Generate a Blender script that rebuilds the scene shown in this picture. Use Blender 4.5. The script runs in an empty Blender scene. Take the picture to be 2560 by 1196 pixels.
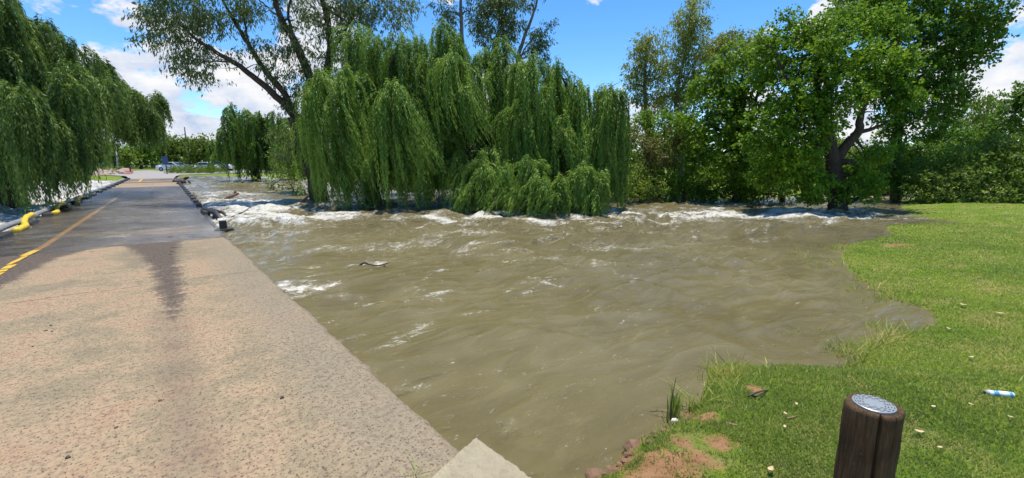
import bpy, math, random
import numpy as np
from mathutils import Vector
R = math.radians
S = bpy.context.scene
COL = S.collection
# ------------------------------------------------------------------ camera
PITCH = R(9.85); F = 1111.0; EYE = 1.65
cam_d = bpy.data.cameras.new('camera'); cam = bpy.data.objects.new('camera', cam_d); COL.objects.link(cam)
cam.location = (0, 0, EYE); cam.rotation_euler = (R(90) - PITCH, 0, 0)
cam_d.sensor_width = 36; cam_d.lens = 36 * F / 2560; cam_d.clip_start = 0.05; cam_d.clip_end = 6000
S.camera = cam
S.render.resolution_x = 1024; S.render.resolution_y = 478
# ------------------------------------------------------------------ light
SUN_AZ, SUN_EL = R(14), R(80)
w = bpy.data.worlds.new('World'); S.world = w; w.use_nodes = True
S.view_settings.view_transform = 'Standard'; S.view_settings.look = 'None'; S.view_settings.gamma = 1
S.view_settings.exposure = 0.5
sl = bpy.data.lights.new('sun', 'SUN'); sl.energy = 4.5; sl.angle = R(0.5); sl.color = (1.0, 0.955, 0.88)
sun = bpy.data.objects.new('sun', sl); COL.objects.link(sun)
sv = Vector((math.sin(SUN_AZ) * math.cos(SUN_EL), math.cos(SUN_AZ) * math.cos(SUN_EL), math.sin(SUN_EL)))
sun.rotation_euler = sv.to_track_quat('Z', 'Y').to_euler(); sun.location = sv * 50

# ------------------------------------------------------------------ helpers: space
cp, sp = math.cos(PITCH), math.sin(PITCH)
def ray(x, y):
    u = (x - 1280) / F; v = (y - 598) / F
    return np.array([u, cp - v * sp, -sp - v * cp])
def at(x, y, z=0.0):
    d = ray(x, y); t = (EYE - z) / -d[2]
    return np.array([0, 0, EYE]) + d * t
def dp(x, y, D):
    d = ray(x, y); return np.array([0, 0, EYE]) + d * (D / d[1])
RA = R(37.9); CN = (math.cos(RA), math.sin(RA)); CD = (-math.sin(RA), math.cos(RA))
def W(wc, s, z=0.0):      # causeway frame to world
    return np.array([CN[0] * wc + CD[0] * s, CN[1] * wc + CD[1] * s, z])
def ws(p): return (CN[0] * p[0] + CN[1] * p[1], CD[0] * p[0] + CD[1] * p[1])
def smooth(x, a, b):
    t = np.clip((x - a) / (b - a), 0, 1); return t * t * (3 - 2 * t)
_perm = np.random.RandomState(7).rand(257 * 257).reshape(257, 257)
def vnoise(x, y):
    xi = np.floor(x).astype(int); yi = np.floor(y).astype(int); fx = x - xi; fy = y - yi
    fx = fx * fx * (3 - 2 * fx); fy = fy * fy * (3 - 2 * fy)
    a = _perm[xi % 256, yi % 256]; b = _perm[(xi + 1) % 256, yi % 256]
    c = _perm[xi % 256, (yi + 1) % 256]; d = _perm[(xi + 1) % 256, (yi + 1) % 256]
    return (a * (1 - fx) + b * fx) * (1 - fy) + (c * (1 - fx) + d * fx) * fy
def fbm(x, y, o=4):
    s_ = 0; a = 1; t = 0
    for i in range(o):
        s_ = s_ + a * vnoise(x * 2 ** i + 17.3 * i, y * 2 ** i + 9.1 * i); t += a; a *= .5
    return s_ / t
def sdist(poly, X, Y):     # signed distance, positive inside
    poly = np.asarray(poly)[:, :2]; n = len(poly); d2 = np.full(X.shape, 1e18); ins = np.zeros(X.shape, bool)
    for i in range(n):
        ax, ay = poly[i]; bx, by = poly[(i + 1) % n]
        ex, ey = bx - ax, by - ay; L = ex * ex + ey * ey + 1e-12
        t = np.clip(((X - ax) * ex + (Y - ay) * ey) / L, 0, 1)
        d2 = np.minimum(d2, (X - ax - t * ex) ** 2 + (Y - ay - t * ey) ** 2)
        c = ((ay > Y) != (by > Y)) & (X < (bx - ax) * (Y - ay) / (by - ay + 1e-12) + ax)
        ins ^= c
    d = np.sqrt(d2); return np.where(ins, d, -d)

# ------------------------------------------------------------------ helpers: meshes
def mesh_np(name, V, Fc, mat, parent=None, attrs=None, shade=False, k=4):
    me = bpy.data.meshes.new(name); V = np.asarray(V, np.float32); Fc = np.asarray(Fc, np.int32)
    me.vertices.add(len(V)); me.vertices.foreach_set('co', V.ravel())
    me.loops.add(Fc.size); me.loops.foreach_set('vertex_index', Fc.ravel())
    me.polygons.add(len(Fc)); me.polygons.foreach_set('loop_start', np.arange(0, Fc.size, k, dtype=np.int32))
    me.update(calc_edges=True)
    if shade: me.polygons.foreach_set('use_smooth', np.ones(len(Fc), bool))
    for an, av in (attrs or {}).items():
        a = me.attributes.new(an, 'FLOAT', 'POINT'); a.data.foreach_set('value', np.asarray(av, np.float32).ravel())
    me.materials.append(mat)
    o = bpy.data.objects.new(name, me); COL.objects.link(o)
    if parent: link(o, parent)
    return o
def link(o, parent):
    o.parent = parent; o.matrix_parent_inverse = parent.matrix_world.inverted() if False else o.matrix_parent_inverse
    # parts are modelled in world space: take the root's location off the vertices
    l = parent.get('_loc')
    if l is not None and o.type == 'MESH' and not o.get('_local'):
        from mathutils import Matrix
        o.data.transform(Matrix.Translation((-l[0], -l[1], -l[2])))
class MB:
    def __init__(s): s.v = []; s.f = []
    def add(s, V, Fs):
        b = len(s.v); s.v += [tuple(map(float, p)) for p in V]; s.f += [tuple(i + b for i in f) for f in Fs]; return s
    def box(s, c, size, rz=0.0, taper=1.0, M=None):
        hx, hy, hz = size[0] / 2, size[1] / 2, size[2] / 2; V = []
        for z in (-1, 1):
            k = taper if z > 0 else 1
            for x, y in ((-1, -1), (1, -1), (1, 1), (-1, 1)):
                px, py = x * hx * k, y * hy * k
                V.append((c[0] + px * math.cos(rz) - py * math.sin(rz), c[1] + px * math.sin(rz) + py * math.cos(rz), c[2] + z * hz))
        return s.add(V, [(0, 3, 2, 1), (4, 5, 6, 7), (0, 1, 5, 4), (1, 2, 6, 5), (2, 3, 7, 6), (3, 0, 4, 7)])
    def tube(s, pts, radii, n=8, rough=0.0, rng=None, cap=True):
        pts = [np.array(p, float) for p in pts]; V = []; m = len(pts)
        ref = np.array([0.13, 0.37, 0.92]); 
        for i, p in enumerate(pts):
            t = pts[min(i + 1, m - 1)] - pts[max(i - 1, 0)]; t /= np.linalg.norm(t) + 1e-9
            a = np.cross(t, ref); 
            if np.linalg.norm(a) < .15: a = np.cross(t, np.array([1, 0, 0.1]))
            a /= np.linalg.norm(a); b = np.cross(t, a); r = radii[i]
            for k in range(n):
                q = 2 * math.pi * k / n; rr = r * (1 + (rng.uniform(-rough, rough) if rng else 0))
                V.append(p + (a * math.cos(q) + b * math.sin(q)) * rr)
        Fs = [(i * n + k, i * n + (k + 1) % n, (i + 1) * n + (k + 1) % n, (i + 1) * n + k) for i in range(m - 1) for k in range(n)]
        if cap: Fs += [tuple(range(n - 1, -1, -1)), tuple((m - 1) * n + k for k in range(n))]
        return s.add(V, Fs)
    def build(s, name, mat, parent=None, smooth_=False, bevel=0):
        me = bpy.data.meshes.new(name); me.from_pydata(s.v, [], s.f); me.update()
        if smooth_: me.polygons.foreach_set('use_smooth', [True] * len(me.polygons))
        me.materials.append(mat)
        o = bpy.data.objects.new(name, me); COL.objects.link(o)
        if bevel:
            m = o.modifiers.new('b', 'BEVEL'); m.width = bevel; m.segments = 2; m.limit_method = 'ANGLE'
        if parent: link(o, parent)
        return o
def tag(o, label=None, cat=None, group=None, kind=None):
    if label: o['label'] = label
    if cat: o['category'] = cat
    if group: o['group'] = group
    if kind: o['kind'] = kind
    return o
def empty(name, loc, label, cat, group=None):
    o = bpy.data.objects.new(name, None); COL.objects.link(o); o.location = tuple(float(c) for c in loc)
    o.empty_display_size = .2; o['_loc'] = [float(c) for c in loc]
    return tag(o, label, cat, group)
def smooth_path(pts, n=4):
    pts = [np.array(p, float) for p in pts]; out = []
    P = [2 * pts[0] - pts[1]] + pts + [2 * pts[-1] - pts[-2]]
    for i in range(1, len(P) - 2):
        for k in range(n):
            t = k / n; a, b, c, d = P[i - 1:i + 3]
            out.append(.5 * ((2 * b) + (c - a) * t + (2 * a - 5 * b + 4 * c - d) * t * t + (3 * b - a - 3 * c + d) * t ** 3))
    out.append(pts[-1]); return out

# ------------------------------------------------------------------ helpers: materials
def mat_new(name):
    m = bpy.data.materials.new(name); m.use_nodes = True; nt = m.node_tree; nt.nodes.clear()
    return m, nt, nt.nodes.new('ShaderNodeOutputMaterial')
class NT:
    def __init__(s, nt): s.nt = nt
    def n(s, t, **k):
        o = s.nt.nodes.new(t)
        for a, b in k.items(): setattr(o, a, b)
        return o
    def l(s, a, b): s.nt.links.new(a, b)
    def val(s, sock, v):
        if hasattr(v, 'node'): s.l(v, sock)
        else: sock.default_value = v
    def math(s, op, a, b=0.0, c=0.0, clamp=False):
        o = s.n('ShaderNodeMath', operation=op); o.use_clamp = clamp
        s.val(o.inputs[0], a); s.val(o.inputs[1], b); s.val(o.inputs[2], c); return o.outputs[0]
    def ramp(s, f, stops, interp='LINEAR'):
        o = s.n('ShaderNodeValToRGB'); s.val(o.inputs[0], f); r = o.color_ramp; r.interpolation = interp
        while len(r.elements) < len(stops): r.elements.new(.5)
        for e, (p, c) in zip(r.elements, stops):
            e.position = p; e.color = (c, c, c, 1) if isinstance(c, (int, float)) else tuple(c) + (1,)
        return o.outputs[0]
    def mix(s, f, a, b, mode='MIX'):
        o = s.n('ShaderNodeMix', data_type='RGBA', blend_type=mode); s.val(o.inputs[0], f)
        for i, v in ((6, a), (7, b)):
            if hasattr(v, 'node'): s.l(v, o.inputs[i])
            else: o.inputs[i].default_value = tuple(v) + (1,)
        return o.outputs[2]
    def noise(s, vec, scale, detail=4, rough=.55, dist=0.0):
        o = s.n('ShaderNodeTexNoise'); s.l(vec, o.inputs['Vector']); o.inputs['Scale'].default_value = scale
        o.inputs['Detail'].default_value = detail; o.inputs['Roughness'].default_value = rough; o.inputs['Distortion'].default_value = dist
        return o.outputs['Fac']
    def voro(s, vec, scale, feature='F1'):
        o = s.n('ShaderNodeTexVoronoi', feature=feature); s.l(vec, o.inputs['Vector']); o.inputs['Scale'].default_value = scale
        return o.outputs['Distance']
    def mapping(s, vec, scale=(1, 1, 1), rot=(0, 0, 0)):
        o = s.n('ShaderNodeMapping'); s.l(vec, o.inputs[0]); o.inputs['Scale'].default_value = scale; o.inputs['Rotation'].default_value = rot
        return o.outputs[0]
    def attr(s, name): return s.n('ShaderNodeAttribute', attribute_name=name).outputs['Fac']
    def bump(s, h, strength, dist, normal=None):
        o = s.n('ShaderNodeBump'); s.l(h, o.inputs['Height']); s.val(o.inputs['Strength'], strength); o.inputs['Distance'].default_value = dist
        if normal: s.l(normal, o.inputs['Normal'])
        return o.outputs[0]
    def pos(s): return s.n('ShaderNodeNewGeometry').outputs['Position']
    def obj(s): return s.n('ShaderNodeTexCoord').outputs['Object']
def principled(T, out, color, rough, bump=None, spec=.5, metal=0.0, ior=None):
    p = T.n('ShaderNodeBsdfPrincipled')
    if hasattr(color, 'node'): T.l(color, p.inputs['Base Color'])
    else: p.inputs['Base Color'].default_value = tuple(color) + (1,)
    T.val(p.inputs['Roughness'], rough); p.inputs['Specular IOR Level'].default_value = spec; p.inputs['Metallic'].default_value = metal
    if ior: p.inputs['IOR'].default_value = ior
    if bump: T.l(bump, p.inputs['Normal'])
    T.l(p.outputs[0], out.inputs[0]); return p
def simple(name, c1, c2=None, scale=8, rough=.7, bstr=.3, bdist=.01, spec=.4, metal=0.0, stretch=(1, 1, 1)):
    m, nt, out = mat_new(name); T = NT(nt); c2 = c2 or tuple(x * .7 for x in c1)
    v = T.mapping(T.pos(), stretch); n = T.noise(v, scale, 6, .65)
    c = T.mix(T.ramp(n, [(.3, 0.0), (.7, 1.0)]), c1, c2)
    principled(T, out, c, rough, T.bump(n, bstr, bdist), spec, metal); return m
def leaf_mat(name, stops, trans=.35, rough=.5, patch=.5, spec=.25):
    m, nt, out = mat_new(name); T = NT(nt)
    t = T.attr('tone'); n = T.noise(T.pos(), patch, 3)
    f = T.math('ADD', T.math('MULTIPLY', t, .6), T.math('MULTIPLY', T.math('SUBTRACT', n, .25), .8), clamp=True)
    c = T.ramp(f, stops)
    p = T.n('ShaderNodeBsdfPrincipled'); T.l(c, p.inputs['Base Color']); p.inputs['Roughness'].default_value = rough
    p.inputs['Specular IOR Level'].default_value = spec
    tr = T.n('ShaderNodeBsdfTranslucent'); c2 = T.mix(.55, c, (.20, .30, .02)); T.l(c2, tr.inputs['Color'])
    mx = T.n('ShaderNodeMixShader'); mx.inputs[0].default_value = trans
    T.l(p.outputs[0], mx.inputs[1]); T.l(tr.outputs[0], mx.inputs[2]); T.l(mx.outputs[0], out.inputs[0]); return m

# ------------------------------------------------------------------ sky
def build_world():
    nt = w.node_tree; nt.nodes.clear(); T = NT(nt); out = T.n('ShaderNodeOutputWorld')
    sky = T.n('ShaderNodeTexSky', sky_type='NISHITA'); sky.sun_disc = False; sky.sun_elevation = SUN_EL; sky.sun_rotation = SUN_AZ
    sky.altitude = 1500; sky.air_density = 1.0; sky.dust_density = .3; sky.ozone_density = 3.5
    hs = T.n('ShaderNodeHueSaturation'); hs.inputs['Saturation'].default_value = 1.26; hs.inputs['Value'].default_value = 1.03
    T.l(sky.outputs[0], hs.inputs['Color'])
    b1 = T.n('ShaderNodeBackground'); b1.inputs[1].default_value = .15; T.l(hs.outputs[0], b1.inputs[0])
    vec = T.n('ShaderNodeTexCoord').outputs['Generated']
    blobs = [(470, 330, 11), (600, 270, 12), (560, 160, 4), (650, 160, 5), (780, 120, 7), (560, 330, 12), (760, 330, 12), (300, 300, 9), (430, 250, 5),
             (2110, 20, 3.5), (2060, 60, 3), (2470, 230, 6), (2560, 190, 7), (2430, 160, 3.4), (2330, 260, 8), (2180, 300, 7), (2080, 290, 6), (1900, 330, 6), (1575, 290, 4.5), (1250, 300, 9), (900, 300, 9), (2700, 260, 14), (-200, 260, 20)]
    tot = None
    for x, y, r in blobs:
        d = ray(x, y); d = d / np.linalg.norm(d)
        dot = T.n('ShaderNodeVectorMath', operation='DOT_PRODUCT'); T.l(vec, dot.inputs[0]); dot.inputs[1].default_value = tuple(d)
        mr = T.n('ShaderNodeMapRange'); T.l(dot.outputs['Value'], mr.inputs[0]); mr.inputs[1].default_value = math.cos(R(r)); mr.inputs[2].default_value = 1
        tot = mr.outputs[0] if tot is None else T.math('MAXIMUM', tot, mr.outputs[0])
    m1 = T.mapping(vec, (1, 1, 1.9))
    n = T.noise(m1, 7, 9, .6, .15); n2 = T.noise(T.mapping(vec, (1, 1, 2.2)), 13, 6, .6, .3)
    f = T.math('ADD', T.math('MULTIPLY', tot, .75), T.math('MULTIPLY', T.math('SUBTRACT', n, .5), 3.0))
    mask = T.ramp(f, [(.36, 0.0), (.60, 1.0)], 'EASE')
    # wisps elsewhere and paler air close to the horizon
    cc = T.ramp(T.math('ADD', T.math('MULTIPLY', n2, .8), T.math('MULTIPLY', f, .12)), [(.28, (.50, .62, .84)), (.5, (.84, .88, .97)), (.62, (1., 1., 1.))])
    b2 = T.n('ShaderNodeBackground'); T.l(cc, b2.inputs[0]); b2.inputs[1].default_value = .70
    mx = T.n('ShaderNodeMixShader'); T.l(mask, mx.inputs[0]); T.l(b1.outputs[0], mx.inputs[1]); T.l(b2.outputs[0], mx.inputs[2]); T.l(mx.outputs[0], out.inputs[0])
build_world()

# ------------------------------------------------------------------ terrain
LV = -0.14
lawn_px = [(1420, 1260), (1480, 1196), (1530, 1150), (1560, 1118), (1610, 1100), (1645, 1085), (1690, 1052), (1715, 1030), (1760, 985), (1790, 935), (1830, 925), (1900, 928), (1990, 922), (2080, 925),
           (2150, 918), (2185, 880), (2240, 850), (2300, 832), (2345, 808), (2335, 780), (2270, 755), (2200, 735), (2160, 705), (2120, 668), (2108, 645), (2125, 612), (2180, 602), (2235, 588), (2215, 566),
           (2300, 560), (2420, 561), (2330, 548), (2262, 536), (2255, 520), (2262, 507), (2275, 497), (2290, 492)]
LAWN = [at(x, y, LV)[:2] for x, y in lawn_px] + [np.array(p) for p in ((24, 25), (60, 24), (400, 0), (400, -400), (-3, -400), (-.6, -1), (.15, .9))]
def apx(x, y): return at(x, y, -.1)[:2]
BANK = [apx(2300, 484), apx(2100, 486), apx(1900, 492), apx(1700, 497), apx(1560, 496), (4, 24), (-1, 29), (-9, 33), (-17, 38), (-24, 44), (-30, 53), W(3.0, 62)[:2], W(1.0, 59.5)[:2],
        W(-2.8, 59.5)[:2], W(-4, 58)[:2], W(-10, 60)[:2], (-62, 50), (-90, 48), (-400, 40), (-2500, 400), (-2500, 2500), (2500, 2500), (2500, 60), (60, 33), (30, 27)]
LBANK = [(-22, 3), (-34, 20), (-60, 36), (-90, 38), (-400, 20), (-400, -400), (-9, -400), W(-7.5, -3)[:2], W(-7.3, 4)[:2]]
def polar(r0, r1, nr, a0, a1, na):
    r = np.exp(np.linspace(math.log(r0), math.log(r1), nr)); a = np.linspace(a0, a1, na)
    Rr, A = np.meshgrid(r, a, indexing='ij'); X = (Rr * np.sin(A)).ravel(); Y = (Rr * np.cos(A)).ravel()
    i = np.arange(nr - 1)[:, None] * na + np.arange(na - 1)[None, :]
    return X, Y, np.stack([i, i + 1, i + na + 1, i + na], -1).reshape(-1, 4)
def lawn_sd(X, Y):
    return sdist(LAWN, X, Y) + (fbm(X * 3.1, Y * 3.1, 3) - .5) * .16
def ground_h(X, Y, dl=None):
    if dl is None: dl = lawn_sd(X, Y)
    near = 1 - smooth(np.hypot(X, Y), 3.0, 5.5)
    up = np.where(dl > 0, LV + 0.02 + np.minimum(dl * (.10 + .5 * near), .14 + .03 * smooth(dl, 0, 3)) + 0.0, LV - .0 + np.maximum(dl * (.10 + .9 * near), -1.1))
    db = np.maximum(sdist(BANK, X, Y), sdist(LBANK, X, Y)) + (fbm(X * .7, Y * .7, 3) - .5) * .5
    ub = np.where(db > 0, LV + np.minimum(db * .25, .22), LV + np.maximum(db * .3, -1.1))
    Z = np.maximum(up, ub)
    return Z + (fbm(X * 5, Y * 5, 3) - .5) * .025 * (dl > 0), dl, db
def soil_mask(X, Y, dl):
    m = np.zeros(X.shape)
    for x, y, rx in ((1690, 1185, 0.16), (1740, 1170, 0.10), (1640, 1190, .2), (1800, 1120, 0.09), (1885, 985, 0.07), (1560, 1135, .14), (1700, 1120, 0.07), (1760, 1055, .1), (2240, 610, .25)):
        p = at(x, y, -.02); q = np.hypot(X - p[0], Y - p[1]); m = np.maximum(m, 1 - q / (rx * 1.7))
    m = np.maximum(m, (1 - smooth(dl, 0.02, .16)) * .9 * (np.hypot(X, Y) < 3.2))
    return np.clip(m, 0, 1)
def build_ground():
    X, Y, Fc = polar(.35, 4500, 520, R(-115), R(115), 620)
    Z, dl, db = ground_h(X, Y)
    # keep the ground under the causeway slab and the far road
    wc = CN[0] * X + CN[1] * Y; s = CD[0] * X + CD[1] * Y
    under = (wc > -3.6) & (wc < 1.45) & (s < 100) 
    Z = np.where(under & (dl < 1.0), np.minimum(Z, -.12), Z)
    m, nt, out = mat_new('ground'); T = NT(nt); P = T.pos()
    n1 = T.noise(P, .55, 5, .6); n2 = T.noise(P, 9, 6, .7); n3 = T.noise(P, 70, 4, .7); n4 = T.noise(P, 2.2, 4, .6)
    gm = T.math('ADD', T.math('MULTIPLY', n1, .55), T.math('MULTIPLY', n2, .45))
    g = T.ramp(gm, [(.34, (.085, .150, .012)), (.48, (.150, .225, .014)), (.60, (.22, .280, .022))])
    g = T.mix(T.ramp(n3, [(.42, .55), (.62, 0.0)]), g, (.035, .065, .010))
    g = T.mix(T.ramp(n4, [(.50, 0.0), (.66, .75)]), g, (.24, .20, .075))
    so = T.ramp(T.math('ADD', n2, T.math('MULTIPLY', n3, .4)), [(.45, (.16, .070, .030)), (.8, (.34, .18, .09))])
    sm = T.ramp(T.math('ADD', T.attr('soil'), T.math('MULTIPLY', T.math('SUBTRACT', n2, .5), 1.8)), [(.25, 0.0), (.75, 1.0)])
    c = T.mix(sm, g, so)
    bed = T.mix(n2, (.10, .07, .035), (.17, .12, .06)); c = T.mix(T.attr('bed'), c, bed)
    hgt = T.math('ADD', T.math('MULTIPLY', n3, .6), n2)
    principled(T, out, c, .9, T.bump(hgt, .9, .03), .15)
    o = mesh_np('ground', np.stack([X, Y, Z], 1), Fc, m, None, dict(soil=soil_mask(X, Y, dl), bed=((dl < -.02) & (db < 0)).astype(float)), True)
    tag(o, kind='structure')
build_ground()

# ------------------------------------------------------------------ river
def river_level(wc, s):
    up = LV + .115 * smooth(s, 9, 13.5) * (1 - smooth(wc, 9, 16)) 
    return np.where(wc < -2, -.28, up)
def build_river():
    X, Y, Fc = polar(.9, 420, 820, R(-100), R(100), 1150)
    wc = CN[0] * X + CN[1] * Y; s = CD[0] * X + CD[1] * Y; r = np.hypot(X, Y)
    dl = lawn_sd(X, Y)
    off = np.minimum(-dl, 30)                           # metres from the lawn
    calm = smooth(off, .0, 2.2)
    # turbulent band in front of the willows
    cx = 14.2 + 1.6 * smooth(X, 2, 12) + (fbm(X * .3, Y * 0 + 3., 2) - .5) * 2.2
    band = np.exp(-((Y - cx) / 1.9) ** 2) * smooth(X, -12, -7) * (1 - smooth(X, 11, 15))
    band = np.where(Y > cx, np.maximum(band, .25 * (Y < 19)), band)
    upc = np.exp(-((wc - 2.4) / 1.5) ** 2) * smooth(s, 11.0, 13.5) * (1 - smooth(s, 22, 34)) * (wc > .9)
    left = (wc < -3.0).astype(float) * smooth(s, -3, 8)
    ww = (fbm(X * .35, Y * .35, 2) - .5) * 2.6              # domain warp, so crests meander
    a, b = wc + ww, s + (fbm(X * .3 + 9, Y * .3, 2) - .5) * 2.2
    def ridge(x, y, o=3): return 1 - np.abs(fbm(x, y, o) * 2 - 1)
    h1 = fbm(X * .5, Y * 1.1 + 4, 4) - .5                 # broad swell
    h2 = ridge(X * .75 + ww, Y * 1.25, 4) - .75           # broken crests
    h3 = ridge(a * .55, b * 1.9, 4) - .75                 # streaks along the flow
    h4 = fbm(a * 3, b * 6, 3) - .5
    w2 = (fbm(X * .55 + 31, Y * .55, 3) - .5) * 3.0
    h5 = ridge(a * .8 + w2 * .5, b * 1.1 + w2, 2) - .75   # long curling current lines
    fine = (1 - smooth(r, 20, 60))
    turb = np.clip(np.exp(-((Y - 14.5) / 3.5) ** 2) + (wc < -2.9) + .35 * smooth(Y, 7, 11) + .55 * (1 - smooth(r, 2.6, 4.2)), 0, 1)
    far = 1 - smooth(r, 25, 120) * .7
    lv = river_level(wc, s)
    Z = lv + calm * (h1 * .10 + h3 * .085 + (fbm(X * .28 + 3, Y * .5, 2) - .5) * .16 + (h5 * .11) * (1 - smooth(r, 10, 22)) + h4 * .010 * fine + (ridge(a * 1.5 + w2, b * 3.6 + w2 * .7, 3) - .75) * .034 * fine) * (1 + 1.0 * smooth(Y, 8, 12)) * far
    Z += band * (h2 * .22 + h1 * .14 + .03) * 1.0 + upc * (h2 * .34 + .02) + left * (h2 * .30 + h4 * .08 + h1 * .2)
    # standing waves where photo shows humps
    for x, y, ax, ay, hh in ((620, 530, 1.3, .35, .16), (870, 545, 1.0, .3, .13), (1080, 535, 1.1, .3, .12), (1270, 545, .9, .3, .16), (1510, 528, .7, .3, .22), (1400, 545, .8, .3, .10), (1640, 520, 1.2, .3, .09), (1780, 520, 1.2, .3, .09), (700, 470, 1.6, .5, .1)):
        p = at(x, y, -.05); Z += .55 * hh * np.exp(-((X - p[0]) / ax) ** 2 - ((Y - p[1] + .25 * np.sin((X - p[0]) * 1.7)) / ay) ** 2)
    Z = np.where(dl > -.6, np.minimum(Z, lv + .012 + np.maximum(off, 0) * .05), Z)
    Z = np.where((wc > -3.3) & (wc < 1.12 + .0 * s) & (s < 70), np.minimum(Z, -.06), Z)
    # foam
    rough = fbm(a * .9, b * 2.6, 5); r2 = fbm(X * 1.3, Y * 3.2, 5); lines = ridge(a * .55, b * 1.7, 4)
    foam = band * (.12 + 1.6 * (r2 - .42) + 1.3 * (h2 + .2) + 1.0 * (lines - .75)) + upc * (.42 + 1.3 * (h2 + .25) + .8 * (r2 - .5)) + left * (.78 + .9 * (rough - .5) + .6 * (r2 - .5))
    foam = np.where(left > 0, foam, foam)
    mid = smooth(Y, 5.5, 10) * calm * (Y < 20) * (wc > 1.2)
    foam = np.maximum(foam, mid * (.50 * (rough - .32) + .95 * (lines - .74)) * 1.05)
    nearz = calm * (Y <= 8) * (wc > 1.2)
    foam = np.maximum(foam, nearz * ((ridge(a * .7 + w2 * .5, b * 2.6 + w2, 3) - .90) * 4.0 + (rough - .50) * 1.1 - .02) * .75)
    back = smooth(Y, 19, 24); foam = np.maximum(foam, back * (.15 + .9 * (r2 - .45) + .8 * smooth(wc, 3, 8) * .3))
    def capsule(x0, y0, x1, y1, rad, amp):
        p = at(x0, y0, -.1); q = at(x1, y1, -.1); e = q - p; L = e[0] ** 2 + e[1] ** 2
        t = np.clip(((X - p[0]) * e[0] + (Y - p[1]) * e[1]) / L, 0, 1)
        d = np.hypot(X - p[0] - t * e[0], Y - p[1] - t * e[1]); return amp * np.exp(-(d / rad) ** 2)
    for c in ((640, 655, 820, 610, .10, .75), (750, 695, 850, 672, .10, .8), (850, 672, 960, 650, .13, .95), (700, 710, 760, 740, .16, 1.0), (735, 745, 750, 722, .14, 1.), (880, 655, 925, 650, .1, .7), (520, 520, 560, 565, .5, 1.1), (545, 565, 620, 545, .4, .9),
              (505, 515, 640, 505, .35, .9), (1000, 690, 1120, 672, .06, .6), (1060, 730, 1190, 700, .05, .55), (1240, 650, 1400, 640, .06, .5), (1350, 620, 1600, 600, .08, .5), (620, 520, 760, 530, .35, .7), (1180, 545, 1300, 540, .4, 1.1), (1480, 530, 1540, 528, .3, 1.1), (1850, 512, 1700, 510, .3, .9), (2090, 527, 2180, 532, .18, .8), (2000, 524, 2080, 524, .14, .7)):
        foam = np.maximum(foam, capsule(*c) * (.55 + .9 * (fbm(X * 4, Y * 6, 3) - .3)))
    foam = foam * np.where(wc > 1, .62 + .75 * smooth(fbm(X * 1.1 + 40, Y * 4.2, 4), .38, .62), 1)
    foam = np.clip(foam * (wc > 1.0) * .8 + np.clip(foam, 0, 1.2) * (wc < -2.9) * .9, 0, .85)
    m, nt, out = mat_new('muddy_water'); T = NT(nt); P = T.pos()
    fl = T.mapping(P, (1, 1, 1), (0, 0, -RA))              # x along the flow, y across it
    n1 = T.noise(T.mapping(fl, (.7, 1.7, 1)), 1.25, 4, .42, 2.2); n2 = T.noise(T.mapping(fl, (1, 2.0, 1)), 9, 5, .6, .8)
    n3 = T.noise(T.mapping(fl, (1, 2.6, 1)), 38, 5, .7, .4); nb = T.noise(P, .35, 4, .6, .6)
    base = T.ramp(T.math('ADD', T.math('MULTIPLY', nb, .6), T.math('MULTIPLY', n1, .4)), [(.33, (.108, .086, .036)), (.5, (.142, .116, .050)), (.67, (.188, .157, .076))])
    fm = T.math('ADD', T.attr('foam'), T.math('ADD', T.math('MULTIPLY', T.math('SUBTRACT', n2, .5), 1.6), T.math('MULTIPLY', T.math('SUBTRACT', n3, .5), 2.0)))
    fmask = T.ramp(fm, [(.36, 0.0), (.62, .55), (.95, 1.0)])
    col = T.mix(fmask, base, (.64, .61, .53))
    tb = T.math('ADD', .42, T.math('MULTIPLY', T.attr('turb'), .58))
    h = T.math('ADD', T.math('MULTIPLY', n1, 1.0), T.math('MULTIPLY', tb, T.math('ADD', T.math('MULTIPLY', n2, .32), T.math('MULTIPLY', n3, .08))))
    bp = T.bump(h, T.math('ADD', .45, T.math('MULTIPLY', T.attr('turb'), .5)), .15)
    rg = T.math('ADD', .03, T.math('MULTIPLY', fmask, .6))
    principled(T, out, col, rg, bp, .5, ior=1.33)
    tag(mesh_np('river', np.stack([X, Y, Z], 1), Fc, m, None, dict(foam=foam, turb=turb), True), kind='structure')
build_river()

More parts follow.
